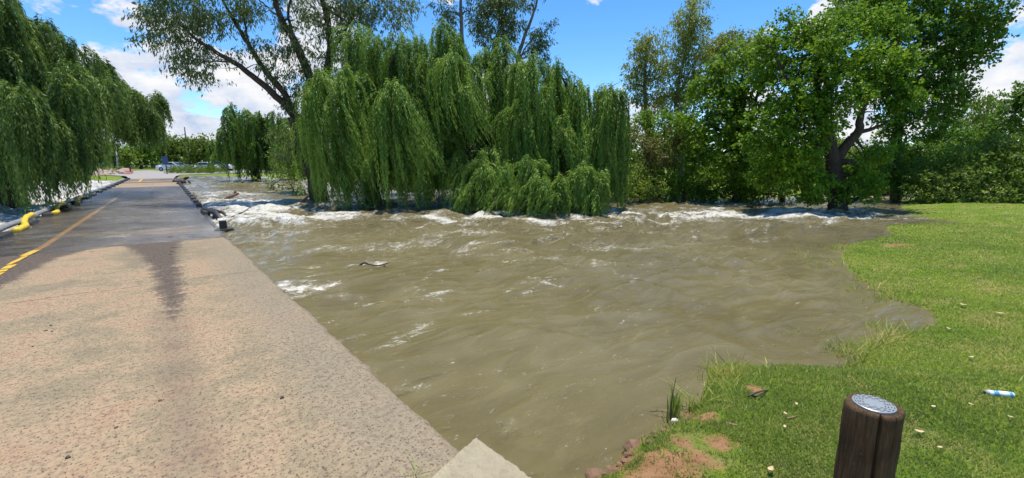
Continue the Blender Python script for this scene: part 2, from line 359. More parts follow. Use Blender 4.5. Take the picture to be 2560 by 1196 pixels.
# ------------------------------------------------------------------ causeway slab
def redge(s): return np.interp(s, [-8, 2, 12.6, 60], [1.27, 1.2, .94, .94])
def ledge(s): return np.interp(s, [-8, 14, 60], [-3.15, -3.08, -2.72])
def build_road():
    ss = np.concatenate([np.linspace(-5, 14, 300), np.linspace(14, 60, 150)[1:]]); nw = 90
    V = []; t = np.linspace(0, 1, nw)
    Sg, Tg = np.meshgrid(ss, t, indexing='ij'); L = ledge(Sg); Rr = redge(Sg) + (Tg > .999) * ((fbm(Sg * 1.7, Sg * 0, 4) - .5) * .07 + (fbm(Sg * 9, Sg * 0 + 3, 3) - .5) * .05)
    Wg = L + (Rr - L) * Tg; Zg = np.zeros_like(Wg) - .015 * smooth(Sg, 10.5, 12.5) + (fbm(Wg * .5, Sg * .5, 2) - .5) * .02
    Zg = Zg - .02 * (Tg > .999)
    V = np.stack([Wg.ravel(), Sg.ravel(), Zg.ravel()], 1); n0 = len(V)
    i = np.arange(len(ss) - 1)[:, None] * nw + np.arange(nw - 1)[None, :]
    Fc = np.stack([i, i + 1, i + nw + 1, i + nw], -1).reshape(-1, 4)
    # vertical sides
    e1 = np.arange(len(ss)) * nw + nw - 1; e0 = np.arange(len(ss)) * nw
    B1 = V[e1].copy(); B1[:, 2] = -1.2; B0 = V[e0].copy(); B0[:, 2] = -1.2
    V = np.concatenate([V, B1, B0]); k = np.arange(len(ss) - 1)
    Fc = np.concatenate([Fc, np.stack([e1[:-1], n0 + k, n0 + k + 1, e1[1:]], 1), np.stack([e0[:-1], e0[1:], n0 + len(ss) + k + 1, n0 + len(ss) + k], 1)])
    # damp, dirty areas drawn on the slab
    def poly(px): return [ws(at(x, y, 0)) for x, y in px]
    PX = [[(-500, 560), (0, 596), (560, 560), (500, 440), (-400, 440)],
          [(-300, 590), (330, 590), (310, 602), (250, 612), (150, 645), (60, 690), (0, 722), (-300, 860)],
          [(330, 585), (480, 585), (452, 605), (440, 640), (450, 690), (455, 760), (435, 800), (415, 770), (395, 720), (370, 660), (340, 630), (300, 612)],
          [(440, 580), (540, 575), (545, 584), (450, 600)]]
    wet = np.full(len(V), -9.0)
    for p in PX: wet = np.maximum(wet, sdist(poly(p), V[:, 0], V[:, 1]))
    tongue = sdist(poly([(385, 780), (455, 770), (500, 1000), (560, 1196), (420, 1196), (400, 950)]), V[:, 0], V[:, 1])
    dry = smooth(V[:, 1], 37, 39) * (1 - smooth(V[:, 1], 45, 48))
    wetA = smooth(wet, -.30, .30); wetA = np.where(V[:, 1] > 14, wetA * (1 - dry * .9), wetA)
    wetA = np.where(V[:, 1] > 48, .35 + .4 * (fbm(V[:, 0] * .2, V[:, 1] * .5, 3) > .52), wetA)
    m, nt, out = mat_new('worn_concrete'); T = NT(nt); P = T.obj()
    n1 = T.noise(P, .55, 5, .6, .5); n2 = T.noise(P, 3.2, 6, .65); n3 = T.noise(P, 24, 5, .7); vo = T.voro(T.mapping(P, (1, .8, 1)), 72); n5 = T.noise(P, 90, 3, .7)
    nf = T.noise(T.mapping(P, (1, 2.6, 1)), 2.2, 5, .7, .6)
    c = T.ramp(T.math('ADD', T.math('ADD', T.math('MULTIPLY', T.math('SUBTRACT', n1, .5), .95), .5), T.math('MULTIPLY', T.math('SUBTRACT', n2, .5), .6)), [(.34, (.205, .165, .098)), (.45, (.262, .204, .118)), (.54, (.335, .240, .140)), (.68, (.335, .212, .124))])
    c = T.mix(T.math('MULTIPLY', T.attr('gray'), .8), c, (.235, .195, .128))
    c = T.mix(T.ramp(n3, [(.46, 0.0), (.64, .62)]), c, (.120, .082, .054))
    n6 = T.noise(T.mapping(P, (1, .75, 1)), 52, 3, .65)
    sc = T.math('ADD', T.math('MULTIPLY', T.math('SUBTRACT', n6, .5), 1.0), T.math('MULTIPLY', T.math('SUBTRACT', .30, vo), .35))
    spk = T.ramp(sc, [(.02, 0.0), (.12, .88)])
    c = T.mix(spk, c, (.085, .055, .036))
    c = T.mix(T.ramp(n5, [(.56, 0.0), (.7, .5)]), c, (.34, .27, .19))
    c = T.mix(T.math('MULTIPLY', T.attr('tongue'), T.ramp(n2, [(.35, .15), (.6, .6)])), c, (.135, .095, .066))
    wm = T.math('ADD', T.attr('wet'), T.math('MULTIPLY', T.math('ADD', T.math('SUBTRACT', nf, .5), T.math('SUBTRACT', n3, .5)), 1.25))
    wmask = T.ramp(wm, [(.36, 0.0), (.62, 1.0)])
    dc = T.mix(T.ramp(n3, [(.42, 0.0), (.62, 1.0)]), (.052, .038, .025), (.130, .090, .060))
    dc = T.mix(T.ramp(n5, [(.60, 0.0), (.72, .8)]), dc, (.32, .28, .24))
    c = T.mix(wmask, c, dc)
    # joints and hairline cracks across the slab
    sep = T.n('ShaderNodeSeparateXYZ'); T.l(P, sep.inputs[0]); y = T.math('ADD', sep.outputs[1], T.math('MULTIPLY', T.math('SUBTRACT', n2, .5), .22))
    jm = None
    for j, wd in ((7.65, .010), (11.9, .010)):
        q = T.math('LESS_THAN', T.math('ABSOLUTE', T.math('SUBTRACT', y, j)), wd); jm = q if jm is None else T.math('MAXIMUM', jm, q)
    jm = T.math('MULTIPLY', jm, T.ramp(T.noise(P, 1.3, 3), [(.42, 0.0), (.5, .85)]))
    c = T.mix(jm, c, (.07, .05, .04))
    hh = T.math('SUBTRACT', T.math('ADD', T.math('MULTIPLY', n3, .8), T.math('MULTIPLY', n5, .4)), T.math('ADD', T.math('MULTIPLY', spk, .5), jm))
    rg = T.math('SUBTRACT', .85, T.math('MULTIPLY', wmask, .10))
    principled(T, out, c, rg, T.bump(hh, .8, .008), .35)
    gray = smooth(V[:, 0], redge(V[:, 1]) - .75, redge(V[:, 1]) - .3) * .9
    o = mesh_np('causeway_road', V, Fc, m, None, dict(wet=wetA, tongue=smooth(tongue, -.15, .12), gray=gray), True)
    o.rotation_euler[2] = RA; tag(o, kind='structure'); return m
CONC = build_road()

def build_film():      # water running over the low part of the slab
    s = np.linspace(10.8, 39, 520); t = np.linspace(0, 1, 90); Sg, Tg = np.meshgrid(s, t, indexing='ij')
    L = ledge(Sg); Rr = redge(Sg) + .03; Wg = L + (Rr - L) * Tg
    edge = 11.75 + .35 * (fbm(Wg * .8, Wg * 0 + 2, 3) - .5) * 2 - .25 * smooth(Wg, -2.4, 1)
    q = (Sg - edge)
    rip = (fbm(Wg * .9 + 3, Sg * 1.9, 4) - .5) * .045 + (fbm(Wg * 3, Sg * 6, 3) - .5) * .010
    Z = np.clip(q * .035, -.03, .0) + np.clip(q * .022, 0, .045) - .012 + rip * smooth(q, 0, 2) - .04 * smooth(Sg, 36.5, 39)
    V = np.stack([Wg.ravel(), Sg.ravel(), Z.ravel()], 1)
    i = np.arange(len(s) - 1)[:, None] * 90 + np.arange(89)[None, :]; Fc = np.stack([i, i + 1, i + 91, i + 90], -1).reshape(-1, 4)
    m, nt, out = mat_new('thin_water'); T = NT(nt); P = T.obj()
    n1 = T.noise(T.mapping(P, (.5, 2.2, 1)), 3, 5, .6, .5); n2 = T.noise(T.mapping(P, (.8, 2.5, 1)), 16, 4, .6)
    bp = T.bump(T.math('ADD', n1, T.math('MULTIPLY', n2, .35)), .9, .06)
    gl = T.n('ShaderNodeBsdfGlossy'); gl.inputs['Roughness'].default_value = .11; T.l(bp, gl.inputs['Normal'])
    tr = T.n('ShaderNodeBsdfTransparent'); tr.inputs[0].default_value = (.80, .76, .66, 1)
    df = T.n('ShaderNodeBsdfDiffuse'); df.inputs[0].default_value = (.26, .25, .22, 1); 
    m0 = T.n('ShaderNodeMixShader'); fo = T.ramp(T.math('ADD', n1, T.math('MULTIPLY', T.noise(P, 1.1, 4), .6)), [(.70, .04), (1.02, .36)]); T.l(fo, m0.inputs[0]); T.l(tr.outputs[0], m0.inputs[1]); T.l(df.outputs[0], m0.inputs[2])
    fr = T.n('ShaderNodeFresnel'); fr.inputs[0].default_value = 2.0; T.l(bp, fr.inputs[1])
    mx = T.n('ShaderNodeMixShader'); T.l(fr.outputs[0], mx.inputs[0]); T.l(m0.outputs[0], mx.inputs[1]); T.l(gl.outputs[0], mx.inputs[2]); T.l(mx.outputs[0], out.inputs[0])
    o = mesh_np('shallow_water', V, Fc, m, None, None, True); o.rotation_euler[2] = RA; tag(o, kind='structure')
build_film()

def build_yellow_line():
    m, nt, out = mat_new('yellow_paint'); T = NT(nt); P = T.pos(); n = T.noise(P, 22, 5, .7)
    c = T.mix(T.ramp(n, [(.36, 0.0), (.58, .9)]), (.72, .42, .015), (.42, .25, .04)); principled(T, out, c, .6, T.bump(n, .3, .004))
    V = []; Fc = []
    def lw(s): return np.interp(s, [8, 12.5, 24, 42, 60], [-2.34, -2.02, -1.85, -1.68, -1.6])
    rng = random.Random(3)
    runs = [(8.6, 10.05, 'b'), (9.6, 10.35, 'b'), (10.5, 11.6, 's'), (11.5, 46, 'l'), (49, 57, 'l')]
    def strip(s0, s1, off, wd0, wd1):
        n = max(4, int((s1 - s0) / .12)); b = len(V)
        for i in range(n + 1):
            s = s0 + (s1 - s0) * i / n; c = lw(s) + off; e = wd0 + (wd1 - wd0) * i / n
            j = (vnoise(np.array([s * 7.]), np.array([1.5]))[0] - .5) * .03; j2 = (vnoise(np.array([s * 9.]), np.array([7.5]))[0] - .5) * .03
            z = .0115 - .015 * float(smooth(np.array(s), 10.5, 12.5))
            V.append((c - e / 2 + j, s, z)); V.append((c + e / 2 + j2, s, z))
        for i in range(n): Fc.append((b + 2 * i, b + 2 * i + 1, b + 2 * i + 3, b + 2 * i + 2))
    strip(6.6, 9.05, .05, .11, .13); strip(9.25, 9.55, .12, .14, .13); strip(9.62, 9.85, .12, .13, .12); strip(9.92, 10.1, .1, .13, .11); strip(10.16, 10.5, .1, .12, .10); strip(10.55, 11.35, .04, .06, .08); strip(11.4, 33, 0, .11, .14); strip(49, 57, 0, .15, .15)
    o = mesh_np('road_marking', V, Fc, m); o.rotation_euler[2] = RA; tag(o, kind='structure')
build_yellow_line()

def build_far_road():
    m = simple('pale_paving', (.30, .28, .25), (.25, .22, .19), 1.2, .9)
    b = MB(); pts = [W(-2.8, 59.6, .13), W(1.05, 59.6, .13), W(1.6, 66, .14), W(9, 74, .15), W(40, 84, .15), W(40, 104, .15), W(-26, 104, .15), W(-26, 84, .15), W(-5, 70, .14), W(-3.2, 64, .14)]
    b.add(pts, [tuple(range(len(pts)))]); b.add([W(-2.75, 57.5, .0), W(.97, 57.5, .0), W(1.05, 59.7, .135), W(-2.8, 59.7, .135)], [(0, 1, 2, 3)])
    tag(b.build('far_road', m), kind='structure')
build_far_road()

# ------------------------------------------------------------------ foliage machinery
def leaves_mesh(name, C, D, N, L, Wd, tone, mat, parent=None):
    D = D / (np.linalg.norm(D, axis=1, keepdims=True) + 1e-9); Sd = np.cross(D, N); Sd /= (np.linalg.norm(Sd, axis=1, keepdims=True) + 1e-9)
    L = L[:, None]; Wd = Wd[:, None]; n = len(C)
    V = np.empty((n, 4, 3), np.float32)
    V[:, 0] = C; V[:, 1] = C + D * L * .45 + Sd * Wd * .5; V[:, 2] = C + D * L; V[:, 3] = C + D * L * .45 - Sd * Wd * .5
    return mesh_np(name, V.reshape(-1, 3), np.arange(n * 4).reshape(-1, 4), mat, parent, dict(tone=np.repeat(tone, 4)))
def runit(rng, n):
    v = rng.normal(size=(n, 3)); return v / np.linalg.norm(v, axis=1, keepdims=True)
def strands(rng, clumps, dens=17, leaf=.13):
    """clumps: apex(3), radius, bottom z, strands, sweep(3). Strands hang in locks, so the curtain is ragged and has gaps"""
    out = [[], [], [], [], [], []]
    for apex, rad, zb, n, sweep in clumps:
        apex = np.array(apex); per = 6; nl = max(3, n // per); n = nl * per; li = np.repeat(np.arange(nl), per)
        la = rng.uniform(0, 2 * math.pi, nl); lq = rng.uniform(0.05, 1.25, nl) ** .6 * rad
        lz = rng.normal(0, .20, nl) * rad - .35 * lq; lbow = rng.uniform(.1, 1., nl); full0 = max(apex[2] - zb, .5)
        lL = full0 * (1.04 - .6 * rng.uniform(0, 1, nl) ** 1.9); ltone = rng.normal(0, .19, nl); lsw = rng.normal(0, .24, (nl, 3)); lsw[:, 2] = 0; lout = rng.uniform(.5, 1.25, nl)
        a = la[li] + rng.normal(0, .10, n); q = np.maximum(lq[li] * lout[li] + rng.normal(0, .035, n), .02)
        st = apex + np.stack([np.cos(a) * q * .3, np.sin(a) * q * .3, lz[li] + rng.normal(0, .06, n) + .28 * rad], 1)
        Ln = lL[li] * rng.uniform(.72, 1.05, n) + .15; ctone = rng.uniform(-.14, .14) + (.20 if n >= 78 else -.10)  # front clumps lighter, fillers darker: shaded gaps painted into the leaf tone
        K = np.maximum((Ln * dens).astype(int), 4); idx = np.repeat(np.arange(n), K)
        j = np.arange(len(idx)) - np.repeat(np.cumsum(K) - K, K); t = (j + rng.uniform(0, 1, len(idx))) / K[idx]; tt = t * Ln[idx]
        e = 1 - np.exp(-tt / (.30 + .35 * rad)); od = np.stack([np.cos(a), np.sin(a), np.zeros(n)], 1)[idx]
        P = st[idx] + od * (q[idx] * .85 * e)[:, None]
        P[:, 2] += (lbow[li] * .45)[idx] * q[idx] * np.sin(np.clip(tt / (.5 * rad + .2), 0, math.pi)) - np.maximum(tt - .25 * rad * e, 0)
        swl = (Ln[idx] * .17 * t * t)[:, None]; wob = np.stack([np.sin(t * 5 + la[li][idx] * 3), np.cos(t * 4 + la[li][idx] * 5), 0 * t], 1) * .07 + rng.normal(0, .012, (len(idx), 3))
        P += swl * (np.array(sweep) + lsw[li][idx]) + wob
        side = rng.uniform(0, 2 * math.pi, len(idx)); D = np.stack([np.cos(side) * .40, np.sin(side) * .40, -np.ones(len(idx))], 1) + np.array(sweep) * (t * .35)[:, None] + od * (1 - t[:, None]) * .5
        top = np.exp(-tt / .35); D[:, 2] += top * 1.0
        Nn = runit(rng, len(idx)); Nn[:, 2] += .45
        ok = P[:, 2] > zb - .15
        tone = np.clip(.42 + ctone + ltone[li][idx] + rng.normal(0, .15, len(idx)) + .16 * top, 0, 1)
        lf = leaf * rng.uniform(.7, 1.25, len(idx))
        for k_, arr in enumerate((P, D, Nn, lf, lf * rng.uniform(.17, .27, len(idx)), tone)): out[k_].append(arr[ok])
    return [np.concatenate(o) for o in out]
def bushy(rng, lobes, dens=900, leaf=.11, asp=.7, droop=.3, sub=9, fill=.55, flat=1.0, upn=.6):
    """lobes: (centre, radius). leaves in sprigs, in sub-clumps spread over each lobe"""
    out = [[], [], [], [], [], []]
    for c, rad in lobes:
        c = np.array(c); n_sub = max(4, int(sub * (1 + rad)))
        so = runit(rng, n_sub); so[:, 2] = so[:, 2] * .85 + .08
        sc = c + so * rad * rng.uniform(.3, 1.15, (n_sub, 1)) * np.array([1, 1, .9]); sr = rad * rng.uniform(.16, .44, n_sub)
        area = 4 * math.pi * rad ** 2; n_leaf = int(area * dens * fill)
        n_spr = max(6, n_leaf // 9); w_ = sr ** 2 / (sr ** 2).sum(); si = rng.choice(n_sub, n_spr, p=w_)
        po = runit(rng, n_spr); pr = rng.uniform(.15, 1, n_spr) ** .5
        SP = sc[si] + po * (sr[si] * pr)[:, None] * np.array([1.15, 1.15, .8 * flat])
        k = 9; idx = np.repeat(np.arange(n_spr), k); m = len(idx)
        tw = po + runit(rng, n_spr) * .5 + np.array([0, 0, -droop * .4]); P = SP[idx] + tw[idx] * rng.uniform(0, leaf * 2.1, m)[:, None] + rng.normal(0, leaf * .35, (m, 3))
        D = po[idx] * .6 + runit(rng, m) * .8; D[:, 2] -= droop
        Nn = runit(rng, m) * .8 + po[idx] * .35; Nn[:, 2] += upn
        tone = np.clip(.44 + rng.normal(0, .15, n_sub)[si][idx] + rng.normal(0, .13, n_spr)[idx] + rng.normal(0, .14, m), 0, 1)
        lf = leaf * rng.uniform(.65, 1.3, m)
        for q, arr in enumerate((P, D, Nn, lf, lf * asp * rng.uniform(.8, 1.2, m), tone)): out[q].append(arr)
    return [np.concatenate(o) for o in out]

BARK = simple('bark', (.10, .075, .055), (.045, .034, .026), 14, .95, .9, .03, .15, stretch=(1, 1, .35))
BARK_GUM = simple('gum_bark', (.26, .21, .17), (.10, .075, .06), 5, .85, .6, .02, .2, stretch=(1, 1, .3))
WIL = leaf_mat('willow_leaf', [(.10, (0.026, 0.060, 0.017)), (.34, (0.080, 0.166, 0.032)), (.58, (0.193, 0.327, 0.051)), (.90, (0.376, 0.504, 0.091))], .42, patch=1.1)
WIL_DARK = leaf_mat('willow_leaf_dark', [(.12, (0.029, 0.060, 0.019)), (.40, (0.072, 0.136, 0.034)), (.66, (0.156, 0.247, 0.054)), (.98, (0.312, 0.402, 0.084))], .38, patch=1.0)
BROAD = leaf_mat('broad_leaf', [(.1, (0.054, 0.134, 0.013)), (.45, (0.123, 0.244, 0.018)), (.75, (0.256, 0.398, 0.020)), (1, (0.487, 0.579, 0.028))], 0.45)
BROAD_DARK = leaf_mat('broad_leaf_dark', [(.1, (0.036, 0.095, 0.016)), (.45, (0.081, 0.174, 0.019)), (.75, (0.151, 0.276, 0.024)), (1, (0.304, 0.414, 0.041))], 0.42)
GUM = leaf_mat('gum_leaf', [(.1, (0.058, 0.090, 0.033)), (.45, (0.120, 0.160, 0.053)), (.75, (0.203, 0.242, 0.075)), (1, (0.327, 0.345, 0.100))], 0.35, .42, spec=.4)
GUM_OLIVE = leaf_mat('gum_leaf_olive', [(.1, (0.139, 0.155, 0.025)), (.45, (0.290, 0.303, 0.043)), (.75, (0.474, 0.450, 0.072)), (1, (0.724, 0.616, 0.113))], 0.4, .45, spec=.4)
SHRUB = leaf_mat('shrub_leaf', [(.1, (0.072, 0.115, 0.018)), (.45, (0.159, 0.235, 0.031)), (.75, (0.293, 0.379, 0.047)), (1, (0.485, 0.527, 0.078))], 0.42)
HEDGE = leaf_mat('hedge_leaf', [(.1, (.065, .105, .018)), (.4, (.130, .200, .030)), (.75, (.210, .290, .045)), (1, (.30, .36, .08))], .42)
SHRUB_DRY = leaf_mat('shrub_leaf_dry', [(.1, (0.070, 0.062, 0.020)), (.45, (0.144, 0.124, 0.040)), (.75, (0.234, 0.186, 0.064)), (1, (0.328, 0.262, 0.099))], 0.35)
FARLEAF = leaf_mat('far_leaf', [(.1, (0.050, 0.081, 0.013)), (.45, (0.105, 0.152, 0.019)), (.75, (0.165, 0.218, 0.023)), (1, (0.242, 0.285, 0.032))], .3, patch=.15)

def branchy(mb, rng, pts, r0, r1, n=8, jit=.0):
    P = smooth_path(pts, 5)
    if jit: P = [P[0]] + [p + rng.normal(0, jit, 3) for p in P[1:-1]] + [P[-1]]
    mb.tube(P, list(np.linspace(r0, r1, len(P))), n); return P
def auto_limbs(mb, rng, top, targets, r0):
    for t in targets:
        t = np.array(t); m = (top + t) / 2; m = m + np.array([0, 0, .12 * np.linalg.norm(t - top)]) + rng.normal(0, .12, 3) * np.linalg.norm(t - top) * .4
        P = branchy(mb, rng, [top, m, t], r0, r0 * .18, 6, .02)
        for k in range(3):
            q = P[rng.integers(len(P) // 2, len(P))]; e = q + runit(rng, 1)[0] * min(np.linalg.norm(t - top) * .28, .6) + np.array([0, 0, .05])
            mb.tube([q, (q + e) / 2 + rng.normal(0, .03, 3), e], [r0 * .18, r0 * .11, r0 * .05], 5)

# ------------------------------------------------------------------ willows
def clump_list(rng, items):
    out = []
    for x, y, D, rpx, yb, n, sw in items:
        a = dp(x, y, D); zb = max(dp(x, yb, D)[2], -.12); out.append((a, rpx / F * D, zb, n, (sw, -.05, 0)))
    return out
def willow(name, label, base, items, mat, seed, leaf=.115, dens=24, trunk_r=.32, group=None, fork=1.6, extra=None):
    rng = np.random.default_rng(seed); cl = clump_list(rng, items)
    root = empty(name, base, label, 'tree', group)
    mb = MB(); base = np.array(base, float); top = base + np.array([rng.uniform(-.15, .15), rng.uniform(-.1, .1), fork])
    lean = [base + np.array([0, 0, -.3]), base + np.array([.02, 0, .3]), (base + top) / 2 + rng.normal(0, .06, 3), top]
    mb.tube(smooth_path(lean, 5), list(np.linspace(trunk_r * 1.35, trunk_r * .8, 16)), 12, .05, rng)
    big = sorted(cl, key=lambda c: -c[0][2])[:: max(1, len(cl) // 14)]
    auto_limbs(mb, rng, top, [c[0] for c in big], trunk_r * .42)
    mb.build('trunk', BARK, root, True)
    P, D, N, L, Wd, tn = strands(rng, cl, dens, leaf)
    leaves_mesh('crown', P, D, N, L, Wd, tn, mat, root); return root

rngw = np.random.default_rng(5)
# main mass in front, three willows in the flood
def fillers(rng, x0, x1, topf, d0, d1, n, rp, strn, yb=(470, 520), spread=120):
    out = []
    for i in range(n):
        x = rng.uniform(x0, x1); D = rng.uniform(d0, d1); y = topf(x) + abs(rng.normal(0, spread)) * (1 if i % 3 else .25) + 14
        y = min(y, 400); out.append((x, y, D, rng.uniform(*rp), rng.uniform(*yb), strn, rng.uniform(-.15, .5)))
    return out
topA = lambda x: np.interp(x, [745, 800, 850, 880, 950, 1040, 1090], [230, 195, 130, 75, 100, 95, 70])
topB = lambda x: np.interp(x, [1030, 1090, 1130, 1200, 1260, 1300, 1350, 1420], [95, 62, 75, 130, 100, 150, 150, 185])
topC = lambda x: np.interp(x, [1330, 1400, 1440, 1480, 1520, 1560], [150, 185, 215, 250, 230, 250])
A = fillers(rngw, 790, 1080, topA, 17, 20, 30, (28, 46), 58, (440, 510))
A += [(800, 190, 16, 48, 500, 150, .5), (855, 190, 16, 42, 505, 130, 1.3), (780, 230, 16.2, 38, 500, 110, .2), (840, 250, 15.7, 40, 450, 130, 1.7),
      (985, 215, 15.6, 52, 505, 170, .3), (960, 250, 15.7, 40, 505, 120, .1), (1010, 250, 15.5, 46, 420, 150, 1.9), (1000, 330, 15.6, 30, 505, 90, .9),
      (890, 85, 18, 46, 400, 130, .2), (940, 100, 18, 44, 420, 120, .2), (1000, 100, 18.2, 46, 420, 130, .2), (1050, 100, 18.2, 40, 380, 110, .2), (900, 190, 17, 40, 460, 110, .3),
      (760, 300, 16.5, 30, 490, 80, .1), (830, 330, 16, 34, 515, 110, .9), (900, 300, 16.5, 40, 515, 120, .2), (930, 400, 15.9, 40, 515, 120, .3), (860, 420, 15.9, 40, 515, 110, -.3), (1050, 380, 16.2, 36, 515, 110, .2)]
B = fillers(rngw, 1050, 1400, topB, 17, 20, 36, (30, 52), 58, (430, 510))
B += [(1100, 75, 17.5, 36, 330, 130, .1), (1085, 130, 17.2, 44, 330, 120, .2), (1130, 95, 17.5, 40, 360, 120, .2), (1255, 110, 17.6, 38, 330, 110, .1), (1200, 140, 17.4, 42, 300, 110, .2),
      (1135, 150, 16.4, 52, 370, 170, .9), (1160, 210, 16.2, 44, 350, 130, 1.6), (1290, 175, 16.6, 48, 400, 130, .2), (1230, 180, 16.8, 42, 240, 90, .2), (1330, 160, 16.4, 46, 470, 150, .2), (1290, 270, 16, 40, 430, 120, .5),
      (1320, 300, 15.8, 44, 470, 140, .9), (1370, 230, 16, 44, 480, 140, .3), (1110, 330, 16.6, 40, 515, 110, .0), (1150, 400, 16.2, 44, 520, 120, .1), (1060, 420, 16.4, 40, 515, 100, .1), (1240, 400, 16.4, 44, 515, 120, .1)]
C_ = fillers(rngw, 1380, 1545, topC, 16.4, 19, 18, (26, 42), 56, (450, 505))
C_ += [(1395, 175, 16.5, 48, 430, 140, .2), (1440, 215, 16.5, 44, 450, 130, .2), (1480, 235, 16.5, 40, 480, 120, .2), (1520, 225, 16.3, 38, 500, 140, .05), (1548, 235, 16.2, 22, 512, 110, .0), (1500, 300, 16.1, 36, 505, 110, .0), (1410, 300, 16, 40, 470, 120, .7), (1420, 330, 15.8, 34, 470, 120, 2.0), (1540, 320, 16.2, 22, 515, 60, .0), (1460, 340, 16, 36, 500, 110, .2)]
willow('weeping_willow', 'weeping willow with two bright drooping lobes, leftmost of the midstream willows', dp(930, 500, 17.6) * np.array([1, 1, 0]) + np.array([0, 0, -.6]), A, WIL, 11, fork=2.6, group='willows standing in the river')
willow('weeping_willow', 'tallest central weeping willow standing midstream in the flooded river', dp(1210, 500, 18) * np.array([1, 1, 0]) + np.array([0, 0, -.6]), B, WIL, 12, fork=2.8, group='willows standing in the river')
willow('weeping_willow', 'weeping willow with straight hanging curtains, rightmost of the midstream willows', dp(1460, 500, 17.8) * np.array([1, 1, 0]) + np.array([0, 0, -.6]), C_, WIL, 13, fork=2.2, group='willows standing in the river')
# low bowed boughs dragged by the current
def low_boughs():
    rng = np.random.default_rng(21)
    its = []
    for x, y, D, r, n, sw in ((1200, 410, 15.4, 50, 170, -.3), (1260, 425, 15.1, 50, 170, -.5), (1330, 415, 14.8, 44, 190, -.6), (1350, 450, 14.5, 38, 150, -.9), (1400, 455, 14.7, 36, 130, -.3), (1440, 440, 14.9, 40, 150, .1), (1470, 425, 15, 38, 170, .1), (1500, 440, 15, 32, 140, -.2), (1180, 460, 15.2, 40, 110, -.6), (1290, 470, 14.7, 40, 130, -1.), (1390, 490, 14.4, 34, 90, -1.2), (1230, 380, 15.9, 40, 110, 0), (1480, 480, 14.8, 32, 110, -.6)):
        its.append((x, y, D, r, 545, n, sw * 2.2))
    cl = clump_list(rng, its); base = dp(1300, 505, 15.8) * np.array([1, 1, 0]) + np.array([0, 0, -.5])
    root = empty('fallen_willow', base, 'low broken willow boughs bowed down and dragged into the rapids before the central willow', 'tree')
    mb = MB(); auto_limbs(mb, rng, base + np.array([0, 0, .3]), [c[0] for c in cl], .09); mb.build('trunk', BARK, root, True)
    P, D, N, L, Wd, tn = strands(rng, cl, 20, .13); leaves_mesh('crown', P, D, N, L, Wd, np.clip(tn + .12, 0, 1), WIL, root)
low_boughs()
# left willow over the causeway
LW = []
topL = lambda x: np.interp(x, [-500, -60, 60, 120, 190, 260, 300, 345, 400, 425], [-200, -110, 0, 35, 85, 150, 190, 225, 245, 275])
botL = lambda x: np.interp(x, [-500, 0, 100, 160, 205, 230, 236, 300, 330, 400, 420], [520, 508, 498, 475, 440, 375, 320, 345, 362, 362, 300])
rl = np.random.default_rng(8)
for i in range(190):
    x = rl.uniform(-420, 262); dd = rl.uniform(14.5, 19.5); y = topL(x) + abs(rl.normal(0, 150)) + 15
    if x > 60: dd = rl.uniform(16.5, 21)
    y = min(y, 430); LW.append((x, y, dd, rl.uniform(30, 52), min(botL(x + 10), y + rl.uniform(120, 330)), 66, rl.uniform(-.1, .2)))
for i in range(84):
    x = rl.uniform(235, 390); y = topL(x) + 10 + abs(rl.normal(0, 60)); y = min(y, 310); LW.append((x, y, rl.uniform(20, 26), rl.uniform(18, 30), botL(x) - rl.uniform(-12, 40), 66, rl.uniform(0, .3)))
for x, y, D, r, yb in ((20, 215, 14.4, 50, 520), (75, 240, 14.6, 48, 520), (-40, 230, 14.3, 50, 525), (130, 300, 15, 44, 500), (190, 175, 16.2, 44, 420), (245, 200, 17.5, 40, 380), (150, 205, 15.6, 44, 450), (60, 100, 16, 52, 380), (185, 330, 15.8, 28, 465), (390, 238, 24, 26, 300), (405, 250, 24, 18, 310)):
    LW.append((x, y, D, r, yb, 130, .1))
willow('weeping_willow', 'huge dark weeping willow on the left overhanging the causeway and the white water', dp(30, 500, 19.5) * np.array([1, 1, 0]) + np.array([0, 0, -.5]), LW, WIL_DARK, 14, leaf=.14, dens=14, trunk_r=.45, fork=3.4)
# distant willow beyond the causeway, right side
FW = []
topF = lambda x: np.interp(x, [530, 560, 600, 660, 720, 760], [330, 250, 258, 270, 285, 330])
rf = np.random.default_rng(9)
for i in range(60):
    x = rf.uniform(540, 745); y = topF(x) + abs(rf.normal(0, 55)) + 6; FW.append((x, min(y, 390), rf.uniform(37, 43), rf.uniform(14, 24), rf.uniform(415, 446), 50, rf.uniform(-.1, .2)))
willow('weeping_willow', 'smaller pale green weeping willow at the far water edge right of the causeway end', dp(640, 442, 41) * np.array([1, 1, 0]) + np.array([0, 0, -.2]), FW, WIL, 15, leaf=.26, dens=8, trunk_r=.35, fork=2.4)

